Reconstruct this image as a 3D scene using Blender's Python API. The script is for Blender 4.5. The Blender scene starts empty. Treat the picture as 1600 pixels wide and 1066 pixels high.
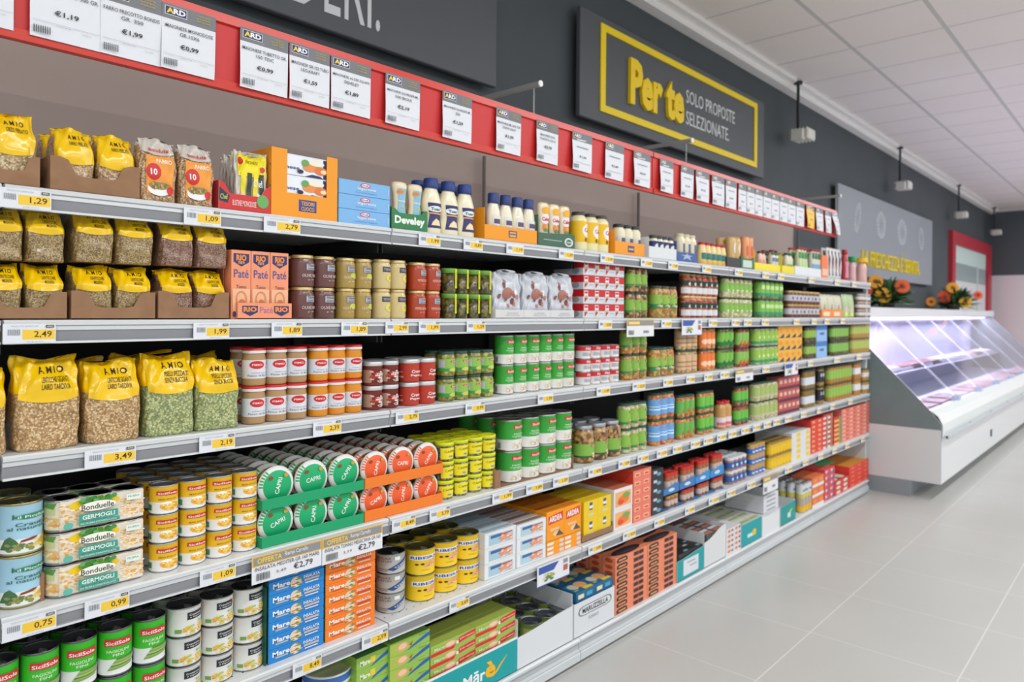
import bpy, math, random
from mathutils import Matrix, Vector
C = bpy.context.scene
COL = C.collection
PI = math.pi

# ------------------------------------------------------------------ camera
F_PX, YAW, ROLL, SHY, CAM_D, CAM_H = 1127.9, math.radians(47.896), math.radians(.493), -46.925, 1.786, 1.464
FW = Vector((math.sin(YAW), math.cos(YAW), 0)); _r = Vector((math.cos(YAW), -math.sin(YAW), 0)); _u = Vector((0, 0, 1))
RT = math.cos(ROLL)*_r + math.sin(ROLL)*_u; UP = -math.sin(ROLL)*_r + math.cos(ROLL)*_u
O = Vector((0, -CAM_D, CAM_H))
cd = bpy.data.cameras.new('camera'); cam = bpy.data.objects.new('camera', cd); COL.objects.link(cam)
cam.matrix_world = Matrix(((RT.x, UP.x, -FW.x, O.x), (RT.y, UP.y, -FW.y, O.y), (RT.z, UP.z, -FW.z, O.z), (0, 0, 0, 1)))
cd.sensor_width = 36; cd.lens = F_PX*36/1600; cd.shift_y = SHY/1600; cd.clip_start = .05
cd.dof.use_dof = True; cd.dof.focus_distance = 1.9; cd.dof.aperture_fstop = 3.2
C.camera = cam

def ray(u, v): return FW + RT*(u-800)/F_PX - UP*(v-533-SHY)/F_PX
def atY(u, v, y=0.0):                       # point of the plane Y=y seen at a photo position
    d = ray(u, v); return O + d*((y-O.y)/d.y)
def Xof(u, z, y=0.0):                       # X of the point with height z, depth y seen at photo column u
    a = (u-800)/F_PX; k = RT - FW*a
    return -((y-O.y)*k.y + (z-O.z)*k.z)/k.x
def pix(p):
    q = Vector(p)-O; w = q.dot(FW); return 800+F_PX*q.dot(RT)/w, 533+SHY-F_PX*q.dot(UP)/w

# ------------------------------------------------------------------ world, light, exposure
W = bpy.data.worlds.new('world'); C.world = W; W.use_nodes = True
W.node_tree.nodes['Background'].inputs[0].default_value = (.96, .98, 1, 1)
W.node_tree.nodes['Background'].inputs[1].default_value = .92
C.view_settings.view_transform = 'Standard'; C.view_settings.look = 'None'
C.view_settings.exposure = -.22; C.view_settings.gamma = 1; C.view_settings.use_curve_mapping = False
CEIL = 3.425
LAMPS = [(x, y) for y in (-2.1, -4.4) for x in (-1.6, 1.6, 4.8, 8.0, 11.2, 14.4)]
for i, (x, y) in enumerate(LAMPS):
    l = bpy.data.lights.new('strip_light', 'AREA'); l.shape = 'RECTANGLE'; l.size = 2.4; l.size_y = .16
    l.energy = 44; l.color = (.965, .985, 1)
    o = bpy.data.objects.new('strip_light', l); COL.objects.link(o); o.location = (x, y, CEIL-.085)

# ------------------------------------------------------------------ materials
MATS = {}
def s2l(c): return c/12.92 if c <= .04045 else ((c+.055)/1.055)**2.4
def rgb(h): return tuple(s2l(int(h[i:i+2], 16)/255) for i in (0, 2, 4)) + (1,)
def rgbm(h):
    c = list(rgb(h)[:3]); g = c[1]
    if g > c[0]*1.15 and g > 3*c[2] and c[0] > .15*g: c = [c[0]*.92, g*.84, c[2]+.09*g]      # printed limes are less pure than the screen colour
    return (c[0], c[1], c[2], 1)
def M(h, rough=.5, metal=0, coat=0, emit=0, key=''):
    """plain material: hex colour, optionally 'hex/finish' with finish g gloss, m metal, c card"""
    if isinstance(h, bpy.types.Material): return h
    k = (h, rough, metal, coat, emit)
    if k in MATS: return MATS[k]
    if h in NAMED: return NAMED[h]
    hx, _, fin = h.partition('/')
    if fin == 'g': rough, coat = .28, .3
    if fin == 'm': rough, metal = .32, .9
    if fin == 's': rough, metal = .42, .6
    m = bpy.data.materials.new('paint_'+hx); m.use_nodes = True
    b = m.node_tree.nodes['Principled BSDF']
    b.inputs['Base Color'].default_value = rgbm(hx); b.inputs['Roughness'].default_value = rough
    b.inputs['Metallic'].default_value = metal; b.inputs['Coat Weight'].default_value = coat
    if emit:
        b.inputs['Emission Color'].default_value = rgb(hx); b.inputs['Emission Strength'].default_value = emit
    MATS[k] = m; return m
NAMED = {}
def nodes(m): return m.node_tree.nodes, m.node_tree.links
def grain(name, cols, scale, rough=.35, bump=.25, coat=.5, rnd=True):
    """cells of several colours: grains, pickles and beans seen through glass or film"""
    m = bpy.data.materials.new(name); m.use_nodes = True; N, L = nodes(m); b = N['Principled BSDF']
    tc = N.new('ShaderNodeTexCoord'); v = N.new('ShaderNodeTexVoronoi'); v.inputs['Scale'].default_value = scale
    oi = N.new('ShaderNodeObjectInfo'); ad = N.new('ShaderNodeVectorMath'); ad.operation = 'ADD'
    L.new(tc.outputs['Object'], ad.inputs[0]); L.new(oi.outputs['Random'], ad.inputs[1]); L.new(ad.outputs[0], v.inputs['Vector'])
    sep = N.new('ShaderNodeSeparateColor'); L.new(v.outputs['Color'], sep.inputs[0])
    r = N.new('ShaderNodeValToRGB'); r.color_ramp.interpolation = 'CONSTANT'
    e = r.color_ramp.elements; e[0].color = rgb(cols[0]); e[1].position = 1/len(cols); e[1].color = rgb(cols[1])
    for i, c in enumerate(cols[2:]): q = e.new((i+2)/len(cols)); q.color = rgb(c)
    L.new(sep.outputs[0], r.inputs[0])
    edge = N.new('ShaderNodeMapRange'); edge.inputs[1].default_value = 0; edge.inputs[2].default_value = .75
    edge.inputs[3].default_value = 1.15; edge.inputs[4].default_value = .6
    L.new(v.outputs['Distance'], edge.inputs[0])
    mx = N.new('ShaderNodeMix'); mx.data_type = 'RGBA'; mx.blend_type = 'MULTIPLY'; mx.inputs[0].default_value = 1
    cmb = N.new('ShaderNodeCombineColor'); [L.new(edge.outputs[0], cmb.inputs[i]) for i in range(3)]
    L.new(r.outputs[0], mx.inputs[6]); L.new(cmb.outputs[0], mx.inputs[7]); L.new(mx.outputs[2], b.inputs['Base Color'])
    b.inputs['Roughness'].default_value = rough; b.inputs['Coat Weight'].default_value = coat; b.inputs['Coat Roughness'].default_value = .12
    NAMED[name] = m; return m
def film(name, col, rough=.22, sc=14, strength=.5, coat=.3):
    """printed plastic film with soft wrinkles"""
    m = bpy.data.materials.new(name); m.use_nodes = True; N, L = nodes(m); b = N['Principled BSDF']
    b.inputs['Base Color'].default_value = rgb(col); b.inputs['Roughness'].default_value = rough; b.inputs['Coat Weight'].default_value = coat
    tc = N.new('ShaderNodeTexCoord'); n = N.new('ShaderNodeTexNoise'); n.inputs['Scale'].default_value = sc; n.inputs['Detail'].default_value = 2
    mp = N.new('ShaderNodeMapping'); mp.inputs['Scale'].default_value = (1, 1, .55)
    oi = N.new('ShaderNodeObjectInfo'); ad = N.new('ShaderNodeVectorMath'); ad.operation = 'ADD'
    L.new(tc.outputs['Object'], ad.inputs[0]); L.new(oi.outputs['Random'], ad.inputs[1]); L.new(ad.outputs[0], mp.inputs[0]); L.new(mp.outputs[0], n.inputs['Vector'])
    bp = N.new('ShaderNodeBump'); bp.inputs['Strength'].default_value = strength; bp.inputs['Distance'].default_value = .02
    L.new(n.outputs['Fac'], bp.inputs['Height']); L.new(bp.outputs[0], b.inputs['Normal'])
    NAMED[name] = m; return m
grain('lentil', ['9a8050', 'b89c64', '7c6440', 'c4ac78'], 420)
grain('rosso', ['8a6450', 'a07a62', '6a4838', 'b08c74'], 420)
grain('farro', ['b48c5c', 'd0a878', '98704a', 'e0c094'], 290)
grain('barley', ['b89868', 'd8c090', 'a08050', 'e4d0a4'], 260)
grain('giant', ['c09860', 'dcb884', 'ac8250', 'e8cc9c'], 250)
grain('peas', ['98a468', 'b8c080', '84945a', 'ccd098'], 220)
grain('pickle', ['8a8a30', 'a8a040', '6a7428', 'b8b860'], 85)
grain('mixed', ['c87830', 'd8b060', '88902c', 'e8a050'], 80)
grain('carrot', ['d87828', 'e89848', 'c85c20', 'e8b878'], 85)
grain('beans', ['c8a060', 'd8b880', 'a87838', 'e4cc9c'], 80)
grain('mush', ['8a5c28', 'b88848', '5c3c18', 'd0a868'], 70)
grain('dark', ['4a4820', '6a6028', '38381c', '80702c'], 90)
grain('caper', ['8a8670', '4c4c38', 'b0ac98', '5c5c44'], 150)
grain('redmix', ['b03818', 'd05028', '8c2410', 'd88048'], 80)
grain('tinfood', ['a87830', '8c2c18', 'd0a050', '5c7428'], 110)
grain('pale', ['d0c890', 'e0d8a8', 'b8b478', 'e8e4c0'], 85)
grain('cucumber', ['6c8030', '8c9838', '546820', 'a0a850'], 75)
grain('meat', ['a83830', 'c85c50', 'e8b0a0', '802020'], 30)
film('film_y', 'f2c400'); film('film_clear', 'cfc8be', .15, 20, .6); film('film_w', 'e2e4e6', .2, 16, .8)
film('film_red', '8c1c20', .2, 16, .7); film('film_silver', 'c8ccd4', .16, 18, .9)

def board(name, a, b_, scale, rough=.6, bump=0):
    m = bpy.data.materials.new(name); m.use_nodes = True; N, L = nodes(m); b = N['Principled BSDF']
    tc = N.new('ShaderNodeNewGeometry'); n = N.new('ShaderNodeTexNoise'); n.inputs['Scale'].default_value = scale; n.inputs['Detail'].default_value = 4
    r = N.new('ShaderNodeValToRGB'); r.color_ramp.elements[0].color = rgb(a); r.color_ramp.elements[1].color = rgb(b_)
    r.color_ramp.elements[0].position = .3; r.color_ramp.elements[1].position = .7
    L.new(tc.outputs['Position'], n.inputs['Vector']); L.new(n.outputs['Fac'], r.inputs[0]); L.new(r.outputs[0], b.inputs['Base Color'])
    b.inputs['Roughness'].default_value = rough
    if bump:
        bp = N.new('ShaderNodeBump'); bp.inputs['Strength'].default_value = bump; bp.inputs['Distance'].default_value = .01
        L.new(n.outputs['Fac'], bp.inputs['Height']); L.new(bp.outputs[0], b.inputs['Normal'])
    NAMED[name] = m; return m
board('wallgrey', '434a4e', '484f54', 2.2, .75); board('cream', 'a3928b', 'a8978f', 2, .6); board('farwall', 'e0d4da', 'e4dade', 1, .6)
board('steel_w', 'd2d6d8', 'dadddf', 3, .42); board('cardb', '8e6a4c', '9a7556', 30, .8)
board('laminate', '6f7d80', '788588', 6, .5); board('shadedpanel', '101114', '15161a', 5, .6); board('greypanel', 'a9aaa8', 'b2b3b0', 5, .6)

def tiled(name, base, base2, line, sx, sy, ox, oy, wx, wy, rough, z_noise=1.2):
    m = bpy.data.materials.new(name); m.use_nodes = True; N, L = nodes(m); b = N['Principled BSDF']
    g = N.new('ShaderNodeNewGeometry'); s = N.new('ShaderNodeSeparateXYZ'); L.new(g.outputs['Position'], s.inputs[0])
    def mth(op, a, v2=None):
        q = N.new('ShaderNodeMath'); q.operation = op
        for i, x in enumerate((a, v2)):
            if x is None: continue
            if isinstance(x, (int, float)): q.inputs[i].default_value = x
            else: L.new(x, q.inputs[i])
        return q.outputs[0]
    def lines(out, off, size, w):
        f = mth('FRACT', mth('DIVIDE', mth('SUBTRACT', out, off-w/2), size)); return mth('LESS_THAN', f, w/size)
    k = mth('MAXIMUM', lines(s.outputs[0], ox, sx, wx), lines(s.outputs[1], oy, sy, wy))
    n = N.new('ShaderNodeTexNoise'); n.inputs['Scale'].default_value = z_noise; n.inputs['Detail'].default_value = 5; L.new(g.outputs['Position'], n.inputs['Vector'])
    r = N.new('ShaderNodeValToRGB'); r.color_ramp.elements[0].color = rgb(base); r.color_ramp.elements[1].color = rgb(base2)
    r.color_ramp.elements[0].position = .3; r.color_ramp.elements[1].position = .7; L.new(n.outputs['Fac'], r.inputs[0])
    mx = N.new('ShaderNodeMix'); mx.data_type = 'RGBA'; L.new(k, mx.inputs[0]); L.new(r.outputs[0], mx.inputs[6]); mx.inputs[7].default_value = rgb(line)
    L.new(mx.outputs[2], b.inputs['Base Color']); b.inputs['Roughness'].default_value = rough
    NAMED[name] = m; return m
tiled('floor_tile', 'bcbcb8', 'c2c2bf', 'd8d8d5', .593, .593, 3.386, -.589, .004, .006, .33)
tiled('ceil_tile', 'ebe4e1', 'efe9e6', 'c6c4c2', .6, .6, 4.429, .534, .016, .028, .85)

# ------------------------------------------------------------------ mesh builder
class MB:
    def __init__(s): s.v = []; s.f = []; s.m = []; s.sm = []; s.mats = []
    def mi(s, m):
        m = M(m)
        if m not in s.mats: s.mats.append(m)
        return s.mats.index(m)
    def face(s, pts, m, sm=False):
        n = len(s.v); s.v.extend(tuple(p) for p in pts); s.f.append(tuple(range(n, n+len(pts)))); s.m.append(s.mi(m)); s.sm.append(sm)
    def box(s, x0, x1, y0, y1, z0, z1, m, c=0, faces=None):
        i = s.mi(m)
        if c <= 0:
            n = len(s.v); s.v += [(x, y, z) for z in (z0, z1) for y in (y0, y1) for x in (x0, x1)]
            for f in ((0, 2, 3, 1), (4, 5, 7, 6), (0, 1, 5, 4), (2, 6, 7, 3), (0, 4, 6, 2), (1, 3, 7, 5)):
                s.f.append(tuple(n+q for q in f)); s.m.append(i); s.sm.append(False)
            return
        n = len(s.v); xs = (x0, x1); ys = (y0, y1); zs = (z0, z1); idx = {}
        for a in (0, 1):
            for b in (0, 1):
                for d in (0, 1):
                    X, Y, Z = xs[a], ys[b], zs[d]; sx, sy, sz = (1-2*a)*c, (1-2*b)*c, (1-2*d)*c
                    for k, p in enumerate(((X, Y+sy, Z+sz), (X+sx, Y, Z+sz), (X+sx, Y+sy, Z))):
                        idx[a, b, d, k] = len(s.v); s.v.append(p)
        def add(l): s.f.append(tuple(l)); s.m.append(i); s.sm.append(False)
        for a in (0, 1):
            add([idx[(a,)+q+(0,)] for q in ((0, 0), (0, 1), (1, 1), (1, 0))][::1 if a == 0 else -1])
            add([idx[q[0], a, q[1], 1] for q in ((0, 0), (1, 0), (1, 1), (0, 1))][::1 if a == 0 else -1])
            add([idx[q[0], q[1], a, 2] for q in ((0, 0), (0, 1), (1, 1), (1, 0))][::1 if a == 0 else -1])
        for a in (0, 1):
            for b in (0, 1):
                o = 1 if a == b else -1
                add([idx[a, b, 0, 0], idx[a, b, 1, 0], idx[a, b, 1, 1], idx[a, b, 0, 1]][::-o])
                add([idx[a, 0, b, 0], idx[a, 1, b, 0], idx[a, 1, b, 2], idx[a, 0, b, 2]][::o])
                add([idx[0, a, b, 1], idx[1, a, b, 1], idx[1, a, b, 2], idx[0, a, b, 2]][::-o])
                for d in (0, 1):
                    add([idx[a, b, d, k] for k in (0, 1, 2)][::(1 if (a+b+d) % 2 == 0 else -1)])
    def lathe(s, prof, seg=20, mats='888888', cx=0, cy=0, sy=1.0, axis='z', sm=True, cap=True):
        """prof [(r,z)...]; mats one or a list per segment"""
        n = len(s.v)
        for r, z in prof:
            for k in range(seg):
                a = 2*PI*k/seg; x, y = r*math.cos(a), r*math.sin(a)*sy
                s.v.append((cx+x, cy+y, z) if axis == 'z' else (cx+x, z, cy+y) if axis == 'y' else (z, cx+x, cy+y))
        fl = axis == 'y'
        for j in range(len(prof)-1):
            mt = s.mi(mats[j] if isinstance(mats, (list, tuple)) else mats)
            for k in range(seg):
                a, b = n+j*seg+k, n+j*seg+(k+1) % seg; q = (a, b, b+seg, a+seg)
                s.f.append(q[::-1] if fl else q); s.m.append(mt); s.sm.append(sm)
        if cap:
            for j, mt in ((0, mats[0] if isinstance(mats, (list, tuple)) else mats), (len(prof)-1, mats[-1] if isinstance(mats, (list, tuple)) else mats)):
                if prof[j][0] > 1e-5:
                    q = tuple(n+j*seg+k for k in range(seg)); s.f.append(q if (j > 0) != fl else q[::-1]); s.m.append(s.mi(mt)); s.sm.append(False)
    def tube(s, pts, r, m, seg=6):
        n = len(s.v); i = s.mi(m); P = [Vector(p) for p in pts]
        for j, p in enumerate(P):
            d = (P[min(j+1, len(P)-1)]-P[max(j-1, 0)]).normalized(); a = d.orthogonal().normalized(); b = d.cross(a)
            for k in range(seg):
                t = 2*PI*k/seg; s.v.append(tuple(p+a*(r*math.cos(t))+b*(r*math.sin(t))))
        for j in range(len(P)-1):
            for k in range(seg):
                a, b = n+j*seg+k, n+j*seg+(k+1) % seg; s.f.append((a, b, b+seg, a+seg)); s.m.append(i); s.sm.append(True)
        for j in (0, len(P)-1): s.f.append(tuple(n+j*seg+k for k in range(seg))); s.m.append(i); s.sm.append(False)
    def profile(s, pts, x0, x1, mats, caps=True):
        """extrude a YZ profile along X; mats one or one per segment"""
        k = len(pts)
        for j in range(k-1):
            a, b = pts[j], pts[j+1]
            s.face([(x0,)+a, (x1,)+a, (x1,)+b, (x0,)+b], mats[j] if isinstance(mats, (list, tuple)) else mats)
    def join(s, o, f=lambda p: p):
        n = len(s.v); s.v += [f(p) for p in o.v]; mm = [s.mi(x) for x in o.mats]
        s.f += [tuple(n+q for q in t) for t in o.f]; s.m += [mm[i] for i in o.m]; s.sm += o.sm
    def mesh(s, name):
        me = bpy.data.meshes.new(name); me.from_pydata(s.v, [], s.f)
        for m in s.mats: me.materials.append(m)
        me.polygons.foreach_set('material_index', s.m); me.polygons.foreach_set('use_smooth', s.sm); me.update(); return me

_txt = {}
def text_geo(t, bold=0, ext=0):
    k = (t, bold, ext)
    if k not in _txt:
        cu = bpy.data.curves.new('t', 'FONT'); cu.body = t; cu.offset = bold; cu.resolution_u = 2; cu.extrude = ext
        ob = bpy.data.objects.new('t', cu); COL.objects.link(ob); dg = bpy.context.evaluated_depsgraph_get(); dg.update()
        me = bpy.data.meshes.new_from_object(ob.evaluated_get(dg)); bpy.data.objects.remove(ob); bpy.data.curves.remove(cu)
        v = [tuple(p.co) for p in me.vertices]; f = [tuple(p.vertices) for p in me.polygons]; bpy.data.meshes.remove(me)
        x0, x1 = min(p[0] for p in v), max(p[0] for p in v); y0, y1 = min(p[1] for p in v), max(p[1] for p in v)
        _txt[k] = ([((p[0]-x0)/(x1-x0), (p[1]-y0)/(y1-y0), p[2]) for p in v], f)
    return _txt[k]

def clip_x(pts, lo, hi):
    for lim, sg in ((lo, 1), (hi, -1)):
        out = []
        for i, p in enumerate(pts):
            q = pts[i-1]; a, b = (q[0]-lim)*sg, (p[0]-lim)*sg
            if (a >= 0) != (b >= 0): t = a/(a-b); out.append((q[0]+(p[0]-q[0])*t, q[1]+(p[1]-q[1])*t))
            if b >= 0: out.append(p)
        pts = out
        if len(pts) < 3: return []
    return pts
def art(mb, items, fmap, eps=.0003, nx=1, lift0=1, ny=0):
    """flat printing: items in 0..1 label space mapped on a surface by fmap(x, y, lift); nx > 1 on curved surfaces"""
    curved = nx > 3; N = 26; base = .0005 if curved else 0; step = eps*.45 if curved else eps
    def poly(pts, e, c):
        if not curved: mb.face([fmap(p[0], p[1], e) for p in pts], c); return
        x0, x1 = min(p[0] for p in pts), max(p[0] for p in pts)
        for j in range(math.floor(x0*N), math.ceil(x1*N)):
            q = clip_x(pts, j/N, (j+1)/N)
            if len(q) < 3: continue
            if not ny: mb.face([fmap(p[0], p[1], e) for p in q], c); continue
            y0, y1 = min(p[1] for p in q), max(p[1] for p in q)
            for i2 in range(math.floor(y0*ny), math.ceil(y1*ny)):
                t = clip_x([(p[1], p[0]) for p in q], i2/ny, (i2+1)/ny)
                if len(t) > 2: mb.face([fmap(p[1], p[0], e) for p in t][::-1], c)
    for i, it in enumerate(items):
        e = base+step*(lift0+i); k = it[0]
        if k == 'R': _, x, y, w, h, c = it; poly([(x, y), (x+w, y), (x+w, y+h), (x, y+h)], e, c)
        elif k == 'E': _, x, y, rx, ry, c = it; poly([(x+rx*math.cos(t*PI/8), y+ry*math.sin(t*PI/8)) for t in range(16)], e, c)
        elif k == 'P': poly(it[1], e, it[2])
        elif k == 'T':
            t, cx, cy, w, h, c = it[1:7]; b = it[7] if len(it) > 7 else 0; rot = it[8] if len(it) > 8 else 0
            v, f = text_geo(t, b); n = len(mb.v); m = mb.mi(c); cr, sr = math.cos(rot), math.sin(rot); e += .0006 if curved else 0
            for p in v:
                a, bb = (p[0]-.5)*w, (p[1]-.5)*h
                mb.v.append(tuple(fmap(cx+a*cr-bb*sr, cy+a*sr+bb*cr, e)))
            for q in f: mb.f.append(tuple(n+j for j in q)); mb.m.append(m); mb.sm.append(False)
        elif k == 'F':
            _, x, y, w, h, cols, n, sz = it; R = random.Random(n*7+int(x*100)+int(y*1000))
            for j in range(n):
                px, py, a, r = x+w*R.random(), y+h*R.random(), R.random()*PI, sz*(.6+.8*R.random())
                mb.face([fmap(px+r*math.cos(a+t*PI/3)*(1 if t % 3 else 1.5), py+r*math.sin(a+t*PI/3)*1.2, e+(.0003 if curved else 0)+eps*.02*j) for t in range(6)], R.choice(cols))

# ------------------------------------------------------------------ products: each returns [(part, MB)]
def far_eps(near): return .0003 if near else .0007
def can(w, h, d, near, bands=(('c8c8c8', 0, 1),), a=(), lid='a8a8a8/m', rim='b8b8b8/m', ring=True, turn=0, **k):
    r = w/2; seg = 28 if near else 14; b = MB(); e = far_eps(near)
    pr = [(r*.95, 0), (r, .0015), (r, h*.03), (r*.975, h*.045)]; mt = [rim]*3
    for c, z0, z1 in bands: pr += [(r*.975, h*(.05+.9*z1))]; mt.append(c)
    pr += [(r, h*.965), (r, h-.0008), (r*.96, h), (r*.93, h-.004)]; mt += [rim]*4
    b.lathe(pr, seg, mt, cap=False)
    L = MB(); L.lathe([(r*.93, h-.004), (r*.8, h-.0035), (r*.78, h-.005), (.0001, h-.005)], seg, [lid]*3, cap=False)
    if near and ring: L.lathe([(r*.16, h-.0045), (r*.2, h-.003), (r*.24, h-.0045)], 10, ['c4c4c4/m']*2, cx=-.0, cy=-r*.45, cap=False); L.box(-r*.07, r*.07, -r*.45, -r*.05, h-.0048, h-.0035, 'c4c4c4/m')
    out = [('can_body', b), ('lid', L)]
    if a:
        A = MB(); rr = r*.975
        def fm(x, y, l): t = -PI/2+(x-.5-turn)*PI*1.25; return ((rr+l)*math.cos(t), (rr+l)*math.sin(t), h*(.05+.9*y))
        art(A, a, fm, e, 10); out.append(('label', A))
    return out
def jar(w, h, d, near, cont='mixed', lid='c8b070/s', lf=.14, lab=(.2, .62), lc='9ccc30', a=(), neck=.82, lr=None, band=None, **k):
    r = w/2; seg = 24 if near else 12; b = MB(); e = far_eps(near); nr = r*neck; lr = lr or nr*1.08
    lh = h*lf; z1 = h-lh
    b.lathe([(r*.86, 0), (r*.97, h*.02), (r, h*.07), (r, z1-h*.16), (r*.96, z1-h*.09), (nr, z1-h*.02), (nr, z1)], seg, [cont]*6, cap=True)
    L = MB(); L.lathe([(lr, z1-.001), (lr, h-.002), (lr*.94, h), (lr*.85, h-.0015), (.0001, h-.0015)], seg, [lid]*4, cap=False)
    if band: L.lathe([(lr*1.006, z1-.0012), (lr*1.012, z1+lh*.1), (lr*1.006, z1+lh*.45)], seg, band, cap=False)
    out = [('glass_jar', b), ('lid', L)]
    A = MB(); rr = r*1.006
    def fm(x, y, l): t = -PI/2+(x-.5)*PI*1.25; return ((rr+l)*math.cos(t), (rr+l)*math.sin(t), h*(lab[0]+(lab[1]-lab[0])*y))
    if lc: A.lathe([(rr, h*lab[0]), (rr, h*lab[1])], seg, lc, cap=False)
    art(A, a, fm, e, 10)
    if A.v: out.append(('label', A))
    return out
def tub(w, h, d, near, cont='caper', lid='d8dc20', lc='f0e020', a=(), strap=None, **k):
    r = w/2; seg = 24 if near else 14; b = MB()
    b.lathe([(r*.86, 0), (r*.88, h*.03), (r*.96, h*.84)], seg, [cont]*2)
    L = MB(); L.lathe([(r*.97, h*.8), (r, h*.8), (r, h*.97), (r*.95, h), (r*.88, h-.003), (.0001, h-.003)], seg, [lid]*5, cap=False)
    out = [('tub_body', b), ('lid', L)]; A = MB()
    def fm(x, y, l): rr = r*(.885+.075*y)+.0006; t = -PI/2+(x-.5)*PI*1.0; return ((rr+l)*math.cos(t), (rr+l)*math.sin(t), h*(.08+.7*y))
    if lc: art(A, [('R', 0.12, .05, .76, .85, lc)]+list(a), fm, .0004, 10)
    if strap:
        def f2(x, y, l): t = -PI/2+.35+(x-.5)*.5; return ((r*1.01+l)*math.cos(t), (r*1.01+l)*math.sin(t), h*y)
        art(A, [('R', 0, .2, 1, .78, strap), ('T', 'NOVITA', .5, .58, .55, .3, '4a5a10', 0, PI/2)], f2, .0005, 3)
    if A.v: out.append(('label', A))
    return out
def carton(w, h, d, near, col='e0e0e0', a=(), s=(), t=(), c=None, sc=None, tc=None, **k):
    b = MB(); c = .0012 if c is None and near else (c or 0); e = far_eps(near)
    b.box(-w/2, w/2, -d/2, d/2, 0, h, col, c); out = [('box_body', b)]; A = MB()
    if sc: A.face([(-w/2-.0003, d/2-c, c), (-w/2-.0003, -d/2+c, c), (-w/2-.0003, -d/2+c, h-c), (-w/2-.0003, d/2-c, h-c)], sc)
    if tc: A.face([(-w/2+c, -d/2+c, h+.0003), (w/2-c, -d/2+c, h+.0003), (w/2-c, d/2-c, h+.0003), (-w/2+c, d/2-c, h+.0003)], tc)
    art(A, a, lambda x, y, l: (-w/2+w*x, -d/2-l, h*y), e, 1)
    art(A, s, lambda x, y, l: (-w/2-l, d/2-d*x, h*y), e, 1)
    art(A, t, lambda x, y, l: (-w/2+w*x, -d/2+d*y, h+l), e, 1, 2)
    if A.v: out.append(('printed_panel', A))
    return out
def bag(w, h, d, near, cont='lentil', top='film_y', cut=.56, a=(), side='film_clear', seed=1, sidegrain=True, flat=.5, curve=.05, back=True, **k):
    """pillow bag: block at the foot, pinched flat at the sealed top"""
    R = random.Random(seed); NS, NT = (56, 28) if near else (16, 8); b = MB(); ph = [R.random()*6 for _ in range(6)]
    def shape(sx, th, t):      # th angle round the bag, t 0..1 height
        fl = min(1, max(0, (t-.62)/.38)); dd = d*(1-fl**1.3*.9); ww = w*(1-.05*math.sin(t*PI)*0+.0*fl)*(.97+.03*math.cos(t*9+ph[0]))
        ex = .34+.6*fl
        if t < .03: ww *= .95; dd *= .95
        cx, sy = math.cos(th), math.sin(th)
        x = ww/2*math.copysign(abs(cx)**ex, cx); y = dd/2*math.copysign(abs(sy)**ex, sy)
        wr = .0035*math.sin(5*th+9*t+ph[1])+.003*math.sin(11*th-14*t+ph[2])+.0022*math.sin(23*t+3*th+ph[3])
        wr *= w/.12*(.4+fl)
        return (x+wr*cx*.6, y+wr*sy*1.6, h*t-(.5-.5*math.cos((x/w)*6+ph[4]))*.012*(t > .95)*w/.12)
    P = [[shape(0, 2*PI*k/NS, j/NT) for k in range(NS)] for j in range(NT+1)]
    n = len(b.v)
    for row in P: b.v += row
    mg, mt, ms = b.mi(cont), b.mi(top), b.mi(side)
    for j in range(NT):
        for k in range(NS):
            a0, b0 = n+j*NS+k, n+j*NS+(k+1) % NS; th = 2*PI*(k+.5)/NS; tt = (j+.5)/NT
            front = math.sin(th) < -.45; lim = (cut or .5)+.09
            m = mt if (tt > (lim if front else lim+.02) and not (not front and sidegrain and tt < .86 and math.sin(th) < .3)) else (mg if tt < lim+.1 or sidegrain else mt)
            b.f.append((a0, b0, b0+NS, a0+NS)); b.m.append(m); b.sm.append(True)
    b.f.append(tuple(n+k for k in range(NS))[::-1]); b.m.append(mg); b.sm.append(False)
    b.f.append(tuple(n+NT*NS+k for k in range(NS))); b.m.append(mt); b.sm.append(True)
    out = [('bag_body', b)]; A = MB()
    def fm(x, y, l):
        s_ = (x-.5)*2*.985; fl = min(1, max(0, (y-.62)/.38)); ex = .34+.6*fl
        cx = math.copysign(abs(s_)**(1/ex), s_); th = -math.acos(max(-1, min(1, cx))); p = shape(0, th, y)
        return (p[0], p[1]-l-.0006, p[2])
    N = 24; T = 16
    if top and cut is not None:
        n0 = len(A.v); mi_ = A.mi(top)
        for j in range(T+1):
            for i in range(N+1):
                x = .03+.94*i/N; lo = cut+curve*(abs(x-.5)*2)**2; A.v.append(fm(x, lo+(.985-lo)*j/T, .0014))
        for j in range(T):
            for i in range(N): q = n0+j*(N+1)+i; A.f.append((q, q+1, q+N+2, q+N+1)); A.m.append(mi_); A.sm.append(True)
    art(A, a, fm, .0006, 12, 4, 24)
    if A.v: out.append(('front_print', A))
    return out
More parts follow.
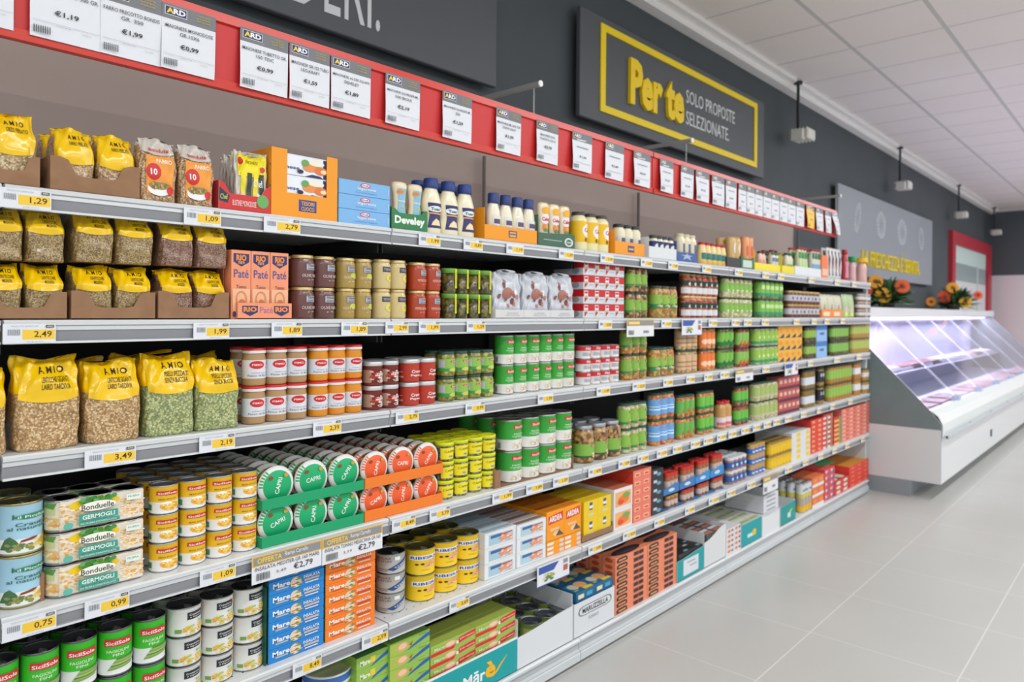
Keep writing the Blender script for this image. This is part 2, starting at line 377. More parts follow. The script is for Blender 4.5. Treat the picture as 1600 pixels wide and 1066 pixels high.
def bottle(w, h, d, near, body='efe6c4/g', cap='22386c/g', capf=.16, capw=.62, lab=None, lc=None, a=(), prof=None, flat=.62, lw=.8, **k):
    r = w/2; seg = 24 if near else 12; b = MB(); zc = h*(1-capf)
    prof = prof or [(.9, 0), (1, .03), (.97, .3), (.88, .45), (.96, .62), (.9, .8), (.62, .95), (.56, 1)]
    b.lathe([(r*p, zc*z) for p, z in prof], seg, [body]*(len(prof)-1), sy=flat)
    out = [('bottle_body', b)]
    if cap:
        L = MB(); cr = r*capw
        L.lathe([(cr, zc-.001), (cr*1.02, zc+.002), (cr*.95, h-.002), (cr*.88, h)], seg, [cap]*3, sy=min(1, flat*1.25)); out.append(('cap', L))
    A = MB()
    def rad(z):
        for (p0, z0), (p1, z1) in zip(prof, prof[1:]):
            if z0 <= z <= z1: return p0+(p1-p0)*(z-z0)/max(1e-6, z1-z0)
        return prof[-1][0]
    lab = lab or (.2, .75)
    def fm(x, y, l):
        z = lab[0]+(lab[1]-lab[0])*y; t = -PI/2+(x-.5)*PI*.8; rr = r*rad(z)+.0008+l
        return (rr*math.cos(t), rr*flat*math.sin(t)-l*.5, zc*z)
    if lc:
        for j in range(8): art(A, [('P', [(.5+lw*q*(.82+.18*abs(2*yy-1)), yy) for q, yy in ((-.5, j/8), (.5, j/8), (.5, (j+1)/8.01), (-.5, (j+1)/8.01))], lc)], fm, .0003, 12, 1)
    art(A, a, fm, .0004, 10, 2)
    if A.v: out.append(('label', A))
    return out
def tray(w, h, d, near, col='cardb', low=.55, notch='flat', a=(), inner=None, wall=.0025, sideh=None, leftflap=None, fc=None, **k):
    """open display carton: floor, two sides, back, cut-down front"""
    b = MB(); t = wall; x0, x1, y0, y1 = -w/2, w/2, -d/2, d/2; inner = inner or col; hs = sideh or h
    b.box(x0, x1, y0, y1, 0, t, inner); b.box(x0, x0+t, y0+t, y1, t, leftflap or hs, col); b.box(x1-t, x1, y0+t, y1, t, hs, col); b.box(x0+t, x1-t, y1-t, y1, t, hs, col)
    if notch == 'flat': ps = [(x0, 0), (x1, 0), (x1, h*low if low < 1 else h), (x0, h*low if low < 1 else h)]
    elif notch == 'bay': c = w*.19; e = w*.08; ps = [(x0, 0), (x1, 0), (x1, h), (x1-c+e, h), (x1-c, h*.93), (x1-c-e, h*low*1.12), (x1-c-2*e, h*low), (x0+c+2*e, h*low), (x0+c+e, h*low*1.12), (x0+c, h*.93), (x0+c-e, h), (x0, h)]
    elif notch == 'ear': c = w*.1; ps = [(x0, 0), (x1, 0), (x1, h), (x1-c, h*.92), (x1-c*2, h*low), (x0+c*2, h*low), (x0+c, h*.92), (x0, h)]
    elif notch == 'wave': ps = [(x0, 0), (x1, 0), (x1, h)]+[(x1-w*j/10, h*(1-(1-low)*(.5-.5*math.cos(PI*j/10)))) for j in range(1, 10)]+[(x0, h*low)]
    fr = [(x, y0, z) for x, z in ps]; bk = [(x, y0+t, z) for x, z in ps]
    F = MB(); F.face(fr, fc or col); F.face(bk[::-1], inner)
    for i in range(len(ps)): j = (i+1) % len(ps); F.face([fr[j], fr[i], bk[i], bk[j]], inner)
    art(F, a, lambda x, y, l: (x0+w*x, y0-l, h*y), far_eps(near), 1)
    return [('carton_base', b), ('front_panel', F)]
def disc(w, h, d, near, col='12b06c', rim='e8e8e4', a=(), **k):
    """round salad tub standing on its edge, lid to the front"""
    r = min(w, h)/2; b = MB(); cz = r
    b.lathe([(r*.82, d/2), (r*.93, d*.2), (r*.95, -d*.16)], 26, ['tinfood']*2, axis='y', cy=cz)
    L = MB(); L.lathe([(r*.96, -d*.15), (r, -d*.17), (r, -d*.26), (r*.95, -d*.38), (r*.80, -d*.46), (r*.76, -d*.5), (.0001, -d*.5)], 26, [col]+[rim]*3+[col]*2, axis='y', cy=cz, cap=False)
    A = MB()
    def ring(q, c):
        for j in range(6):
            t0, t1 = 2.2+j*.17, 2.2+j*.17+.09
            A.face([(x*math.cos(t), -d*yy-.0008, cz+x*math.sin(t)) for t, x, yy in ((t0, r*.99, .33), (t1, r*.99, .33), (t1, r*.82, .46), (t0, r*.82, .46))], c)
    ring(0, col)
    fm = lambda x, y, l: ((x-.5)*2*r, -d*.5-l, y*2*r)
    rot = k.get('rot', .3)
    art(A, [('T', 'CAPRI', .5+.02*math.sin(rot), .5, .42, .12, 'f4f8f4', .01, rot), ('E', .30, .72, .07, .05, '8c4a20'), ('E', .72, .75, .06, .05, 'c8a03c')], fm, .0008, 1)
    return [('tub_body', b), ('lid', L), ('lid_print', A)]
def multipack(w, h, d, near, **k):
    r = w/6; b = []
    for j in range(3):
        c = MB(); pr = [(r*.95, 0), (r, .002), (r*.975, .006), (r*.975, h-.006), (r, h-.002), (r*.93, h-.001), (r*.9, h-.004), (.0001, h-.004)]
        c.lathe(pr, 24, ['9a9a98/m', '9a9a98/m', 'e4dcc0', '9a9a98/m', '9a9a98/m', '9a9a98/m', '9a9a98/m'], cx=-w/2+r*(2*j+1), cap=False)
        fm = lambda x, y, l, cx=-w/2+r*(2*j+1): (cx+(r*.98+l)*math.cos(-PI/2+(x-.5)*3.6), (r*.98+l)*math.sin(-PI/2+(x-.5)*3.6), h*y)
        art(c, [('F', 0, .15, 1, .3, ['e8b868', 'e0a040', 'f0e0b8'], 40, .04), ('R', .02, .55, .3, .2, 'c8cc90'), ('P', [(.1, .8), (.3, .72), (.35, .9), (.15, .92)], '5a9c28')], fm, .0004, 12)
        b.append(('can_body', c))
    S = MB(); x0, x1 = -w/2+r*.62, w/2-r*.3; t = r*1.0
    S.box(x0, x1, -t, t, .003, h-.004, 'e6dccb', .002)
    fm = lambda x, y, l: (x0+(x1-x0)*x, -t-l, h*y)
    R = random.Random(4); leaf = [('E', .22+R.random()*.42, .74+.2*R.random(), .035, .06, R.choice(['2f8a2c', '49a032', '6cb83c'])) for _ in range(26)]
    art(S, [('F', .0, .15, .28, .7, ['f0c080', 'f4e8c8', 'e8a850', 'fff0d0'], 90, .02), ('F', .72, .1, .27, .6, ['f0c080', 'e8a850', 'fff0d0', 'f8e0b0'], 90, .02),
            ('E', .40, .76, .30, .19, 'f2cc10')]+leaf+[('E', .42, .68, .22, .15, 'f4f2e8'), ('T', 'Bonduelle', .42, .67, .38, .17, '2c3c24', .012),
            ('R', .2, .26, .46, .22, '3aa08c'), ('T', 'GERMOGLI', .43, .37, .38, .13, 'f0f4f0', .02), ('R', .2, .12, .48, .12, '3aa08c'), ('T', 'DA FILIERA CONTROLLATA', .43, .18, .42, .05, 'e8f4f0'),
            ('E', .08, .2, .055, .11, '60b8a4'), ('R', .76, .68, .18, .2, 'e8f0e8'), ('T', 'FILIERA', .85, .8, .14, .06, '4a9870')], fm, .0003, 1)
    return b+[('sleeve', S)]
def ribbed(w, h, d, near, **k): return can(w, h, d, near, **k)
def pouch(w, h, d, near, col='film_w', a=(), top=None, **k):
    return bag(w, h, d, near, cont=col, top=top or col, cut=None, a=a, sidegrain=False, seed=k.get('seed', 3))
def cup(w, h, d, near, **k): return jar(w, h, d, near, **k)

# ------------------------------------------------------------------ scene helpers
SMALL = {}
def place(parts, name, label, cat, loc, group=None, rz=0, merge=False, cache=None, rnd=0, props=None):
    """parts [(part name, MB or mesh)] -> a thing with its parts as children (or one mesh when merged)"""
    key = cache
    if key is not None and key in SMALL: data = SMALL[key]
    else:
        if merge:
            J = MB(); [J.join(p) for _, p in parts]; data = [(name, J.mesh(name))]
        else: data = [(n, p.mesh(n) if isinstance(p, MB) else p) for n, p in parts]
        if key is not None: SMALL[key] = data
    if len(data) == 1: r = bpy.data.objects.new(name, data[0][1])
    else:
        r = bpy.data.objects.new(name, None); r.empty_display_size = .02
    COL.objects.link(r); r.location = loc; r.rotation_euler = (0, 0, rz)
    if len(data) > 1:
        for n, me in data: c = bpy.data.objects.new(n, me); COL.objects.link(c); c.parent = r
    r['label'] = label; r['category'] = cat
    if group: r['group'] = group
    return r
def struct(mb, name):
    o = bpy.data.objects.new(name, mb.mesh(name)); COL.objects.link(o); o['kind'] = 'structure'; return o
def single(mb, name, label, cat, group=None, loc=(0, 0, 0)):
    return place([(name, mb)], name, label, cat, loc, group)

ORD = ['first', 'second', 'third', 'fourth', 'fifth', 'sixth', 'seventh', 'eighth', 'ninth', 'tenth']
def colword(k, n):
    if n == 1: return ''
    if k == 0: return 'leftmost'
    if k == n-1: return 'rightmost'
    if k < n/2: return ORD[k]+' from left'
    return ORD[n-1-k]+' from right'
def layword(k, n):
    if n == 1: return ''
    if n == 2: return ('lower layer', 'upper layer')[k]
    if k == 0: return 'bottom layer'
    if k == n-1: return 'top layer'
    if n == 3: return 'middle layer'
    return ORD[k]+' layer up' if k < n/2 else ORD[n-1-k]+' layer from top'
def rowword(k): return '' if k == 0 else ('second row back', 'third row back', 'fourth row back', 'fifth row back', 'sixth row back')[k-1]

ZS = dict(A=1.720, B=1.436, C=1.151, D=.814, E=.486, P=.104)
SN = dict(A='top shelf', B='second shelf', C='third shelf', D='fourth shelf', E='fifth shelf', P='bottom shelf')
ROUND = (can, jar, tub, bottle, cup)
NEARX = 2.6
def fitround(u0, u1, n, z, y0, flat, gap):
    """radius and first centre of n upright round things whose silhouettes span photo columns u0..u1"""
    def edge(u, r, sgn):
        yc = y0+r*flat; lo = Xof(u, z, yc); 
        def sil(x):
            d = Vector((x-O.x, yc-O.y)); q = Vector((d.y, -d.x)).normalized()*sgn; m = math.hypot(q.x, q.y*flat)
            return pix((x+r*q.x/m, yc+r*flat*flat*q.y/m, z))[0]
        a, b = lo-r*3, lo+r*3
        for _ in range(24):
            c = (a+b)/2
            if sil(c) < u: a = c
            else: b = c
        return (a+b)/2
    a, b = .003, .25
    for _ in range(22):
        r = (a+b)/2
        if edge(u1, r, 1)-edge(u0, r, -1) > (n-1)*2*r*gap: a = r
        else: b = r
    return edge(u0, r, -1), r
def block(sh, u0, u1, n, vt, lay, fn, name, cat, desc, y0=.03, deep=1, gap=1.03, dz=0, d=None, vb=None, group=None, skip=(), jit=1, rows=None, dgap=.004, base=None, tilt=0, **k):
    """a run of one product on a shelf: photo columns u0..u1 at the front, n columns, `lay` high, top at photo row vt"""
    zs = ZS[sh]+.0006+dz
    if vb is not None: zs = atY(u1, vb, y0).z
    ztop = atY(u1, vt, y0).z; h = (ztop-zs)/lay-.0006
    flat = k.get('flat', .62) if fn is bottle else 1
    if fn in ROUND:
        x0, r = fitround(u0, u1, n, zs+h*.5, y0, flat, gap); w = 2*r; px = w*gap; D = w*flat
    elif fn is bag or fn is pouch:
        xa, xb = Xof(u0, zs+h*.5, y0), Xof(u1, zs+h*.5, y0); px = (xb-xa)/n; w = px*.95; x0 = xa+px/2; D = d or .05
    else:
        xa, xb = Xof(u0, zs+h*.5, y0), Xof(u1, zs+h*.5, y0); px = (xb-xa)/n; w = px-.0012; x0 = xa+px/2; D = d or (.2 if fn in (carton, tray) else w)
    near = x0 < NEARX; key = (desc, round(w, 3), round(h, 3)); parts = None
    R = random.Random(desc); dec = []
    for b in range(deep):
        for i in range(n):
            for l in range(lay):
                if (i, l, b) in skip: continue
                if b and rows and not rows(i, l, b): continue
                words = ' '.join(x for x in (colword(i, n), layword(l, lay), rowword(b)) if x)
                lab = desc + (', '+words if words else '')
                if len((lab+' on '+SN[sh]).replace(',', '').split()) <= 16: lab += ' on '+SN[sh]
                if key not in SMALL and parts is None: parts = fn(w, h, D, near, **k)
                jx = (R.random()-.5)*.002*jit if not near or fn is not carton else 0
                o = place(parts or [], name, lab, cat, (x0+px*i+jx*.3, y0+D/2+b*(D+dgap)+.0005*R.random()*jit, zs+l*(h+.0006)), group or (desc+'s'), rz=((R.random()-.5)*(.28 if fn in (can, jar, tub) and jit else .0)), merge=not near, cache=key)
                dec.append(o)
    return dec

# ------------------------------------------------------------------ room
WY = .64; FARX = 16.0
def plane_struct(name, pts, m):
    b = MB(); b.face(pts, m); return struct(b, name)
b = MB(); b.box(-4, FARX, -9, WY, -.1, 0, 'floor_tile'); struct(b, 'floor')
b = MB(); b.box(-4, FARX, -9, .534, CEIL, CEIL+.05, 'ceil_tile'); struct(b, 'ceiling')
b = MB(); b.box(-4, FARX+.1, WY, WY+.12, 0, CEIL+.05, 'wallgrey'); struct(b, 'wall_left')
b = MB(); b.box(FARX, FARX+.1, -9, WY, 2.2, CEIL+.05, '4c5158'); b.box(FARX, FARX+.1, -9, WY, 0, 2.2, 'farwall'); struct(b, 'wall_back')
b = MB(); b.profile([(.50, CEIL-.001), (.50, CEIL-.03), (.56, CEIL-.035), (.56, CEIL-.075), (WY, CEIL-.075)], -4, FARX, ['f2f0ee']*4); struct(b, 'trim_1')
b = MB(); b.box(FARX-.02, FARX, -9, .56, CEIL-.045, CEIL-.002, 'd8d4d0'); struct(b, 'trim_2')
# doorway with a red surround
b = MB()
b.box(12.50, 12.72, WY-.06, WY, 0, 2.74, 'b02434'); b.box(15.45, 15.80, WY-.06, WY, 0, 2.74, 'b02434'); b.box(12.72, 15.45, WY-.06, WY, 2.55, 2.74, 'b02434'); struct(b, 'trim_3')
b = MB(); b.box(12.72, 15.45, WY-.02, WY-.002, 0, 2.0, 'd4d6d8'); b.box(12.72, 15.45, WY-.02, WY-.002, 2.0, 2.28, '8f9da0'); b.box(12.72, 15.45, WY-.02, WY-.002, 2.28, 2.55, 'c8dcd8')
b.box(14.6, 14.7, WY-.03, WY-.02, 0, 2.3, 'c4c8ca'); struct(b, 'door_1')

# ceiling lights
for i, (x, y) in enumerate(LAMPS):
    b = MB(); b.box(x-1.22, x+1.22, y-.10, y+.10, CEIL-.06, CEIL-.002, 'e8e8e8'); D = MB(); D.box(x-1.2, x+1.2, y-.08, y+.08, CEIL-.072, CEIL-.0605, M('ffffff', .5, 0, 0, 5))
    r = place([('housing', b), ('diffuser', D)], 'ceiling_light', 'long white strip light on the ceiling, '+('nearer row' if y > -3 else 'farther row')+', '+ORD[i % 6]+' along the aisle', 'ceiling light', (0, 0, 0), 'strip lights on the ceiling')

# wall signs
def signboard(x0, x1, z0, z1, yf, th, col='4d5257'):
    b = MB(); b.box(x0, x1, yf, yf+th, z0, z1, col, .004); return b
def ext_text(t, x0, x1, z0, z1, y, th, col, bold=0, side=None):
    v, f = text_geo(t, bold, .5); b = MB(); n = 0; i = b.mi(col); zs = [p[2] for p in v]; za, zb = min(zs), max(zs)
    for p in v: b.v.append((x0+(x1-x0)*p[0], y-th*(p[2]-za)/(zb-za), z0+(z1-z0)*p[1]))
    for q in f: b.f.append(q); b.m.append(i); b.sm.append(False)
    return b
S = signboard(-1.2, 2.49, 2.525, 3.30, .575, .03)
place([('sign_board', S), ('sign_fixing', signboard(-1.0, 2.3, 2.6, 3.2, .605, .034, '2a2c2f')), ('lettering', ext_text('IDERI.', 1.36, 1.80, 2.585, 2.86, .575, .003, 'd0d4d6', .0))], 'wall_sign', 'dark grey wall sign with tall white letters, cropped by the picture top', 'sign', (0, 0, 0))
S = signboard(3.14, 5.56, 2.528, 3.125, .57, .03)
fr = MB()
for a in ((3.325, 5.415, 3.045, 3.085), (3.325, 5.415, 2.59, 2.63), (3.325, 3.372, 2.63, 3.045), (5.368, 5.415, 2.63, 3.045)): fr.box(a[0], a[1], .562, .5699, a[2], a[3], 'f2d400')
place([('sign_board', S), ('sign_fixing', signboard(3.2, 5.5, 2.58, 3.08, .6, .039, '2a2c2f')), ('yellow_border', fr),
       ('yellow_lettering', ext_text('Per te', 3.61, 4.25, 2.69, 2.965, .5699, .02, 'f4d000', .045)),
       ('white_lettering', ext_text('SOLO PROPOSTE', 4.305, 5.03, 2.852, 2.94, .5699, .003, 'd4d8da')),
       ('white_lettering', ext_text('SELEZIONATE.', 4.305, 4.94, 2.71, 2.80, .5699, .003, 'd4d8da'))],
      'wall_sign', 'dark grey wall sign reading Per te inside a yellow frame', 'sign', (0, 0, 0))
S = signboard(7.32, 11.15, 1.86, 2.74, .57, .03, '8c919a')
ic = MB()
def oval(cx, cz, rx, rz, tilt=0, rings=5):
    for j in range(rings):
        q = 1-j*.2
        for k in range(22):
            a, c = 2*PI*k/22, 2*PI*(k+.62)/22; pts = []
            for t, s_ in ((a, 1), (c, 1), (c, .84), (a, .84)):
                x, z = rx*q*s_*math.cos(t)*(1+.07*math.sin(5*t)), rz*q*s_*math.sin(t); pts.append((cx+x*math.cos(tilt)-z*math.sin(tilt), .568, cz+x*math.sin(tilt)+z*math.cos(tilt)))
            ic.face(pts, 'ccd2d8')
oval(7.92, 2.46, .09, .17, -.45); oval(8.75, 2.46, .17, .15); oval(9.62, 2.455, .2, .155); oval(10.54, 2.45, .13, .15, .35)
place([('sign_board', S), ('sign_fixing', signboard(7.33, 11.1, 1.92, 2.70, .6, .039, '202224')), ('drawings', ic), ('yellow_lettering', ext_text('LA FRESCHEZZA \u00c8 SERVITA.', 8.05, 10.43, 1.97, 2.185, .5699, .015, 'e8cc20', .0))],
      'wall_sign', 'grey wall sign with white food drawings reading LA FRESCHEZZA È SERVITA', 'sign', (0, 0, 0))
# beige backing board on the wall above the shelves
b = MB(); b.box(-1.5, 6.32, .622, .6395, 1.0, 2.30, 'cream'); single(b, 'backing_board', 'beige backing board on the wall above the top shelf', 'wall board')

# lamps on black rods along the wall
for i, (x, nm) in enumerate(((6.08, 'nearest to the Per te sign'), (9.22, 'above the food drawings sign'), (12.45, 'above the red doorway'), (15.45, 'in the far corner'))):
    rod = MB(); rod.tube([(0, 0, .46), (0, 0, .04)], .012, '2e3236'); rod.lathe([(.035, .44), (.035, .46)], 12, '2e3236')
    hd = MB(); hd.box(-.06, .10, -.11, .05, -.03, .05, 'dcdad4', .008)
    for q in range(5): hd.box(-.068, .108, -.10+q*.03, -.092+q*.03, -.036, .056, 'c4c2bc')
    hd.box(-.11, -.06, -.08, .02, -.05, .04, 'd0cec8', .006)
    ln = MB(); ln.lathe([(.028, .108), (.032, .125), (.0001, .125)], 14, ['c8c8c8', '6a7078/g'], cx=-.03, cy=.01, axis='x')
    place([('rod', rod), ('lamp_head', hd), ('lens', ln)], 'hanging_spotlight', 'white ribbed spotlight on a black rod, '+nm, 'spotlight', (x, .5, 2.945), 'spotlights along the grey wall')

# ------------------------------------------------------------------ gondola
J = [-.62, .402, 1.417, 2.425, 3.767, 5.136, 6.373]
GB = .57
b = MB(); b.box(J[0], J[-1], GB-.02, GB, .06, 1.72, 'shadedpanel');  # black includes the deep shade between the shelves, put into the colour
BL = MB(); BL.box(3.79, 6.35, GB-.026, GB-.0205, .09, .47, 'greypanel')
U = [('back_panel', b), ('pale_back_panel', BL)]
for x in (J[3], J[4], J[6]-.03):
    q = MB(); q.tube([(x, GB+.02, 1.6), (x, GB+.02, 2.19)], .009, '6e6864'); U.append(('upright', q))
for x in J[:-1]:
    q = MB(); q.box(x-.02, x+.02, GB-.040, GB-.021, .1, 1.70, '1c1d20'); U.append(('slotted_post', q))
place(U, 'gondola_frame', 'black back panels with painted-in shade, posts and pale end panel that carry the shelves', 'shelving unit', (0, 0, 0))
ep = MB(); ep.box(6.379, 6.399, .035, GB, .0, 1.70, 'cfd3d4', .003); single(ep, 'end_panel_board', 'pale upright panel closing the far end of the shelves', 'panel')
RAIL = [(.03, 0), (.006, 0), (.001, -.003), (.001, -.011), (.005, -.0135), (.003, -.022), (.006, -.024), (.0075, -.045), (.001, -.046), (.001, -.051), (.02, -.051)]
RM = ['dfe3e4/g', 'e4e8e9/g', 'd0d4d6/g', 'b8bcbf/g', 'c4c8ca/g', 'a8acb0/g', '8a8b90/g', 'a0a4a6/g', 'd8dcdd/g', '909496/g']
WALLWORD = ['cut by the picture edge', 'second bay', 'third bay', 'fourth bay', 'fifth bay', 'end bay']
for s_ in 'ABCDE':
    z = ZS[s_]
    for i in range(6):
        x0, x1 = J[i]+.003, J[i+1]-.003; b = MB(); b.box(x0, x1, .03, GB-.048, z-.028, z, 'steel_w')
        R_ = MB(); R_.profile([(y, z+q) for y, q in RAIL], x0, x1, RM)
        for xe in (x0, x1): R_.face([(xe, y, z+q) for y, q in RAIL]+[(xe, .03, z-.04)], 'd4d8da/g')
        P = [('shelf_board', b), ('price_rail', R_)]
        if i < 2 and s_ == 'E' or i < 3 and s_ in 'E':
            H = MB()
            R__ = random.Random(i)
            for q in range(int((x1-x0)/.03)): H.lathe([(.003, z+.0002), (.0001, z+.0003)], 6, '5a5c5e', cx=x0+.015+q*.03, cy=.045, cap=False)
            P.append(('perforation', H))
        for xe in (x0+.004, x1-.008):
            k = MB(); k.box(xe, xe+.004, .06, GB-.049, z-.075, z-.0285, '2c2e31'); P.append(('bracket', k))
        place(P, 'metal_shelf', f'{SN[s_]} section with grey price rail, {WALLWORD[i]}', 'shelf', (0, 0, 0), 'metal shelves of the wall unit')
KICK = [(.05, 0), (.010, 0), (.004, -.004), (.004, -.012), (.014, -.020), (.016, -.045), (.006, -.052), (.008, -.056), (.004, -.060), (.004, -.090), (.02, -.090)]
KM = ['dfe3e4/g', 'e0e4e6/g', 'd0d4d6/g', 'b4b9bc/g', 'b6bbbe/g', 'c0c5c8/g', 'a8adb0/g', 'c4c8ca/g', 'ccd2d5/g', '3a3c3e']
for i in range(6):
    x0, x1 = J[i]+.0015, J[i+1]-.0015; b = MB(); b.box(x0, x1, .05, GB-.048, .075, .104, 'steel_w'); b.box(x0, x1, .03, .05, .0, .075, '2a2c2e')
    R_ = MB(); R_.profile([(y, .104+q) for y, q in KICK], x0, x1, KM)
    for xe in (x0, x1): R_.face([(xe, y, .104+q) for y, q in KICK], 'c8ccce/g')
    place([('shelf_board', b), ('kick_plate', R_)], 'base_shelf', f'{SN["P"]} section with pale kick plate, {WALLWORD[i]}', 'shelf', (0, 0, 0), 'base shelves of the wall unit')

# red fascia hung from the wall arms
FZ0, FZ1 = 2.024, 2.216
def fascia(x0, x1, lab):
    b = MB(); b.box(x0, x1, .002, .012, FZ0+.022, FZ1-.022, 'cc2c2c'); e = MB()
    e.profile([(.012, FZ1), (-.004, FZ1), (-.006, FZ1-.024), (.001, FZ1-.026)], x0, x1, 'd03a2c/g'); e.profile([(.001, FZ0+.024), (-.006, FZ0+.022), (-.004, FZ0), (.012, FZ0)], x0, x1, 'd03a2c/g')
    e.box(x0, x1, .0121, .016, FZ0, FZ1, 'a82828')
    return place([('red_panel', b), ('edge_rail', e)], 'fascia_board', lab, 'fascia', (0, 0, 0), 'red fascia boards')
fascia(-.9, 2.948, 'red fascia board with price sheets, nearer length'); fascia(2.956, 5.51, 'red fascia board with price sheets, farther length')
for x, w_ in ((2.09, 'above the nearer red fascia'), (3.27, 'below the Per te sign lettering'), (5.50, 'at the end of the red fascia')):
    a = MB(); a.box(x-.008, x+.008, -.03, WY, 2.315, 2.333, 'b0b2b2/s'); e = MB(); e.lathe([(.012, -.036), (.012, -.028)], 10, 'e8e8e8', cx=x, cy=2.324, axis='y')
    c = MB(); R = random.Random(3)
    for q in range(9):
        zc = 2.308-q*.011
        c.tube([(x+(.003 if q % 2 else 0)*math.cos(t*PI/3), .0+(0 if q % 2 else .003)*math.cos(t*PI/3), zc+.007*math.sin(t*PI/3)) for t in range(7)], .0013, 'c8caca/s', 4)
    place([('arm', a), ('end_cap', e), ('chain', c)], 'ceiling_bracket_arm', 'thin steel arm with a small chain, '+w_, 'bracket', (0, 0, 0), 'steel arms holding the fascia')

# price sheets
def sheet(u0, u1, lines, price, lab, head='74767a', body='dfe2e8', curl=.0, zt=2.196, zb=2.038, lift=0.0, skew=0):
    x0, x1 = Xof(u0, 2.12), Xof(u1, 2.12); w = x1-x0; z0, z1 = zb, zt; y = -.0075-lift
    def fm(x, yy, l):
        c_ = curl*math.sin((1-yy)*PI*.55)**2*(.4+.6*(1-x)); return (x0+w*x-skew*(1-yy), y-c_-l, z0+(z1-z0)*yy)
    b = MB(); n = 8
    for j in range(n):
        b.face([fm(0, j/n, 0), fm(1, j/n, 0), fm(1, (j+1)/n, 0), fm(0, (j+1)/n, 0)], body, True); b.face([fm(0, (j+1)/n, -.0003), fm(1, (j+1)/n, -.0003), fm(1, j/n, -.0003), fm(0, j/n, -.0003)], 'c8c8cc', True)
    A = MB(); far = u0 > 850
    it = [('R', 0, .77, 1, .23, head)]
    it += [('R', .05, .83, .40, .135, 'e8e8ec'), ('R', .06, .838, .38, .12, '2c2c5c'), ('T', 'A', .145, .90, .13, .085, 'f0d020', .04), ('T', 'RD', .31, .90, .22, .085, 'f0f0f4', .04)]
    if not far:
        it += [('T', t, .76, .94-q*.045, .26, .022, 'c8b040') for q, t in enumerate(('CONVIENE', 'SAPER', 'SCEGLIERE'))]
        it += [('T', t, .5, .66-q*.095, min(.92, .052*len(t)), .055, '3c3e44', .004) for q, t in enumerate(lines)]
        it += [('T', '\u20ac'+price, .5, .37, .34, .085, '1c1e22', .02), ('R', .03, .22, .94, .004, '9a9ca0'), ('T', 'prezzo al kg', .45, .20, .2, .018, '7a7c80'), ('T', 'iva inclusa', .78, .17, .14, .016, '7a7c80')]
    else: it += [('R', .2, .60, .6, .03, '9a9ca4'), ('T', '\u20ac'+price, .5, .36, .36, .07, '3c3e44', .015), ('R', .1, .2, .8, .01, 'b8bac0')]
    it += [('R', .04+.03*q, .05, .016, .10, '4a4e54') for q in range(8)]
    for j in range(6): A.face([fm(0, .77+.23*j/6, .0002), fm(1, .77+.23*j/6, .0002), fm(1, .77+.23*(j+1)/6, .0002), fm(0, .77+.23*(j+1)/6, .0002)], head, True)
    art(A, it[1:], fm, .0003, 1, 2)
    place([('sheet', b), ('print', A)], 'price_sheet', lab, 'price sheet', (0, 0, 0), 'price sheets on the red fascia')
W_ = 'white price sheet on the red fascia '
sheet(-60, 20, ['FARRO'], '1,09', W_+'cut by the picture edge')
sheet(45, 156, ['ORZO PERLATO 500 GR.'], '1,19', W_+'priced 1,19', curl=.002)
sheet(155, 250, ['FARRO PRECOTTO BONDIS', 'GR. 350'], '1,99', W_+'priced 1,99 beside the 1,19 one', lift=.0015)
sheet(251, 335, ['MAIONESE MONODOSE', 'GR.10X6'], '0,99', W_+'priced 0,99 beside the 1,99 one', curl=.006, skew=.004)
sheet(373, 448, ['MAIONESE TUBETTO GR.', '150 TDC'], '0,99', W_+'priced 0,99 beside the 1,59 one', curl=.008, skew=.004)
sheet(450, 513, ['MAIONESE GR.152 TUBO', 'LEG.KRAFT'], '1,59', W_+'priced 1,59 left of the 1,89 one', curl=.008, skew=.004)
sheet(515, 577, ['MAIONESE ml.250 SQ.60%', 'DEVELEY'], '1,89', W_+'priced 1,89', curl=.006, skew=.004)
sheet(600, 654, ['MAIONESE SQUEEZER ML.', '500 BIGUI'], '2,19', W_+'priced 2,19', curl=.008, skew=.006)
sheet(689, 735, ['MAIONESE SQUEEZER ML.', '250'], '1,59', W_+'priced 1,59 right of the 2,19 one', curl=.008, skew=.006)
sheet(773, 812, ['MAIONESE ML.500 TOP', 'DOWN CALVE'], '1,99', W_+'below the nearest steel arm', curl=.008, skew=.008)
sheet(836, 870, ['MAIONESE VASO', 'CLASSICA CALVE'], '3,79', W_+'priced 3,79', curl=.008, skew=.008)
FAR = [(892, 923), (944, 973), (988, 1014), (1029, 1050), (1062, 1082), (1085, 1106), (1110, 1130), (1132, 1149)]
for q, (a, c) in enumerate(FAR): sheet(a, c, ['MAIONESE'], ('1,99', '2,49', '0,99', '1,29', '1,69', '1,45', '1,09', '2,09')[q], W_+ORD[q]+' of eight after the 3,79 sheet', curl=.012 if q % 3 != 1 else .006, skew=.012)
for q in range(8): sheet(1152+q*12.9, 1164.3+q*12.9, [], '1,%d9' % q, W_+ORD[q]+' of the eight overlapping far ones', lift=.0007*(q % 2))
sheet(1258, 1271, [], '2,99', 'yellow price sheet near the far end of the red fascia', body='f0c020', curl=.02, skew=.03)
sheet(1272.5, 1284, [], '1,19', W_+'just right of the yellow one', curl=.01)
sheet(1287, 1296.5, [], '1,39', W_+'second from its far end', curl=.01)
sheet(1297.5, 1307.5, [], '1,49', W_+'at its far end, edge curling outwards', curl=.03, skew=-.02)

